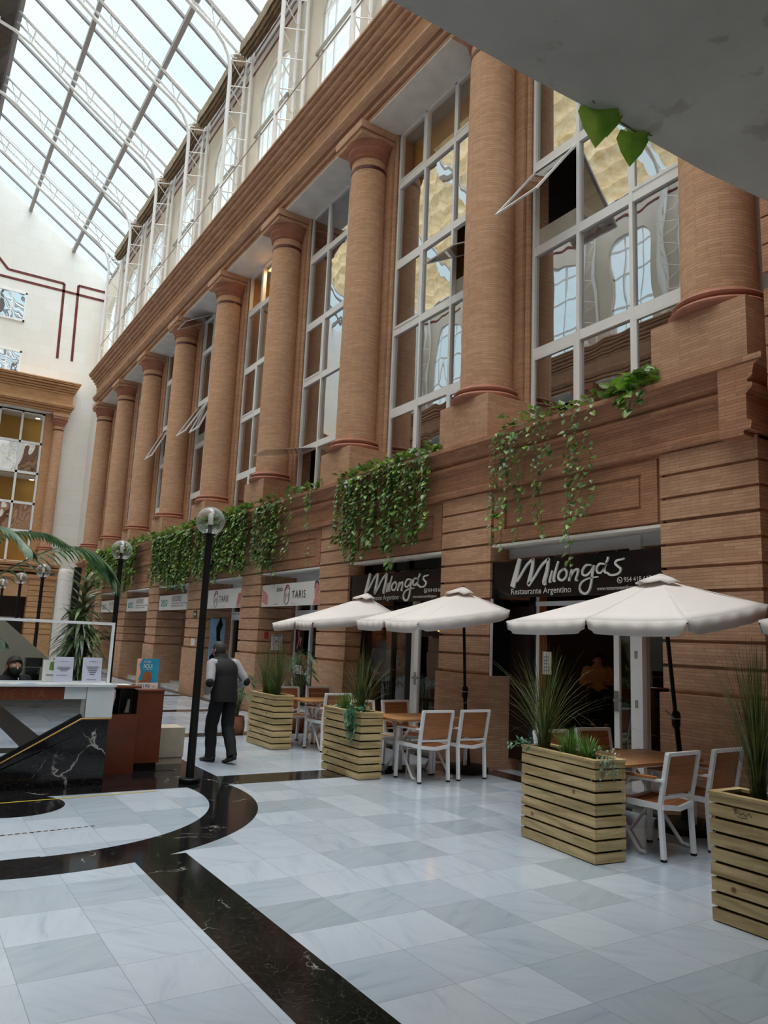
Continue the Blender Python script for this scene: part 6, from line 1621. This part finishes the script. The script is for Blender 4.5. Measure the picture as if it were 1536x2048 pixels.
walkP = dict(pelvis=(0, 0, .90), waist=(0, .01, 1.05), chest=(0, .06, 1.23), neckbase=(-.01, .12, 1.375), neck=(-.015, .155, 1.41), head=(-.02, .19, 1.475),
    arm={-1: ((-.185, .07, 1.30), (-.275, -.06, 1.06), (-.20, .10, .93), (.35, .75, -.45)), 1: ((.185, .06, 1.30), (.28, -.06, 1.07), (.20, .11, .94), (-.35, .75, -.45))},
    leg={-1: ((-.09, 0, .85), (-.10, .10, .48), (-.09, .09, .095), (-.11, .22, .035)), 1: ((.09, 0, .85), (.08, -.02, .46), (.05, -.22, .15), (.045, -.10, .032))}, tw=.97)
person('person in dark quilted vest and grey sleeves walking away past the tallest lamp', (3.93, 10.12, 0), 0.20, walkP, patches=True, hair='hair_grey', face=(-.35, .94, 0))
standP = dict(pelvis=(0, 0, .93), waist=(0, .0, 1.08), chest=(0, .01, 1.27), neckbase=(0, .02, 1.43), neck=(0, .03, 1.47), head=(0, .045, 1.555),
    arm={-1: ((-.18, .01, 1.37), (-.24, -.02, 1.10), (-.16, .16, .98), (.3, .8, .0)), 1: ((.18, .01, 1.37), (.24, -.02, 1.10), (.16, .16, .98), (-.3, .8, 0))},
    leg={-1: ((-.09, 0, .88), (-.10, .02, .48), (-.10, .0, .09), (-.11, .12, .035)), 1: ((.09, 0, .88), (.10, .02, .48), (.10, .0, .09), (.11, .12, .035))})
person('bald person in a light blue face mask behind the black framed restaurant glass', (7.84, 12.27, 0.14), pi*0.86, standP, vest='shirt_blue', sleeve='shirt_blue', bald=True, mask='mask_blue', hair='hair_grey')
person('grey haired person in a dark waistcoat seen sideways behind the black framed restaurant glass', (8.62, 12.95, 0.14), pi*0.45, standP, vest='vest_cloth', sleeve='sleeve_grey', hair='hair_blond', mask='mask_blue')
sitP = dict(pelvis=(0, 0, .52), waist=(0, .01, .66), chest=(0, .04, .84), neckbase=(0, .08, .98), neck=(0, .10, 1.02), head=(0, .14, 1.09),
    arm={-1: ((-.18, .04, .93), (-.25, .10, .70), (-.14, .30, .74), (.3, .9, .0)), 1: ((.18, .04, .93), (.25, .10, .70), (.14, .30, .74), (-.3, .9, 0))},
    leg={-1: ((-.09, .02, .50), (-.11, .42, .49), (-.11, .40, .09), (-.11, .52, .035)), 1: ((.09, .02, .50), (.11, .42, .49), (.11, .40, .09), (.11, .52, .035))})
sp = dict(sitP); 
person('seated receptionist with grey hair, black face mask and dark jacket behind the glass screen', (1.22, 10.02, 0.14), pi+0.25, sitP, vest='navy_cloth', sleeve='navy_cloth', hair='hair_grey', mask='mask_black')
person('dim seated diner in an ochre top with dark hair inside the nearest restaurant doorway', (10.25, 9.2, 0.44), pi*0.75, sitP, vest='shirt_ochre', sleeve='shirt_ochre', hair='hair_black')
for (x, y, l) in ((10.25, 9.2, 'dark stool under the seated diner'), (1.22, 10.02, 'low dark stool under the receptionist')):
    o = thing('stool', l, 'stool', (x, y, 0.14 if x > 5 else 0)); m = MB(); zt = .44 if x < 5 else .38; zt = .43 if x < 5 else .72; m.lathe([(.17, zt-.05), (.18, zt-.02), (.17, zt)], 20); part(m, 'seat', 'mahogany_dark', o)
    for k in range(4): m = MB(); a = pi/4+k*pi/2; m.tube([(.12*cos(a), .12*sin(a), zt-.04), (.16*cos(a), .16*sin(a), 0)], .014, 8); part(m, 'leg', 'mahogany_dark', o, True)
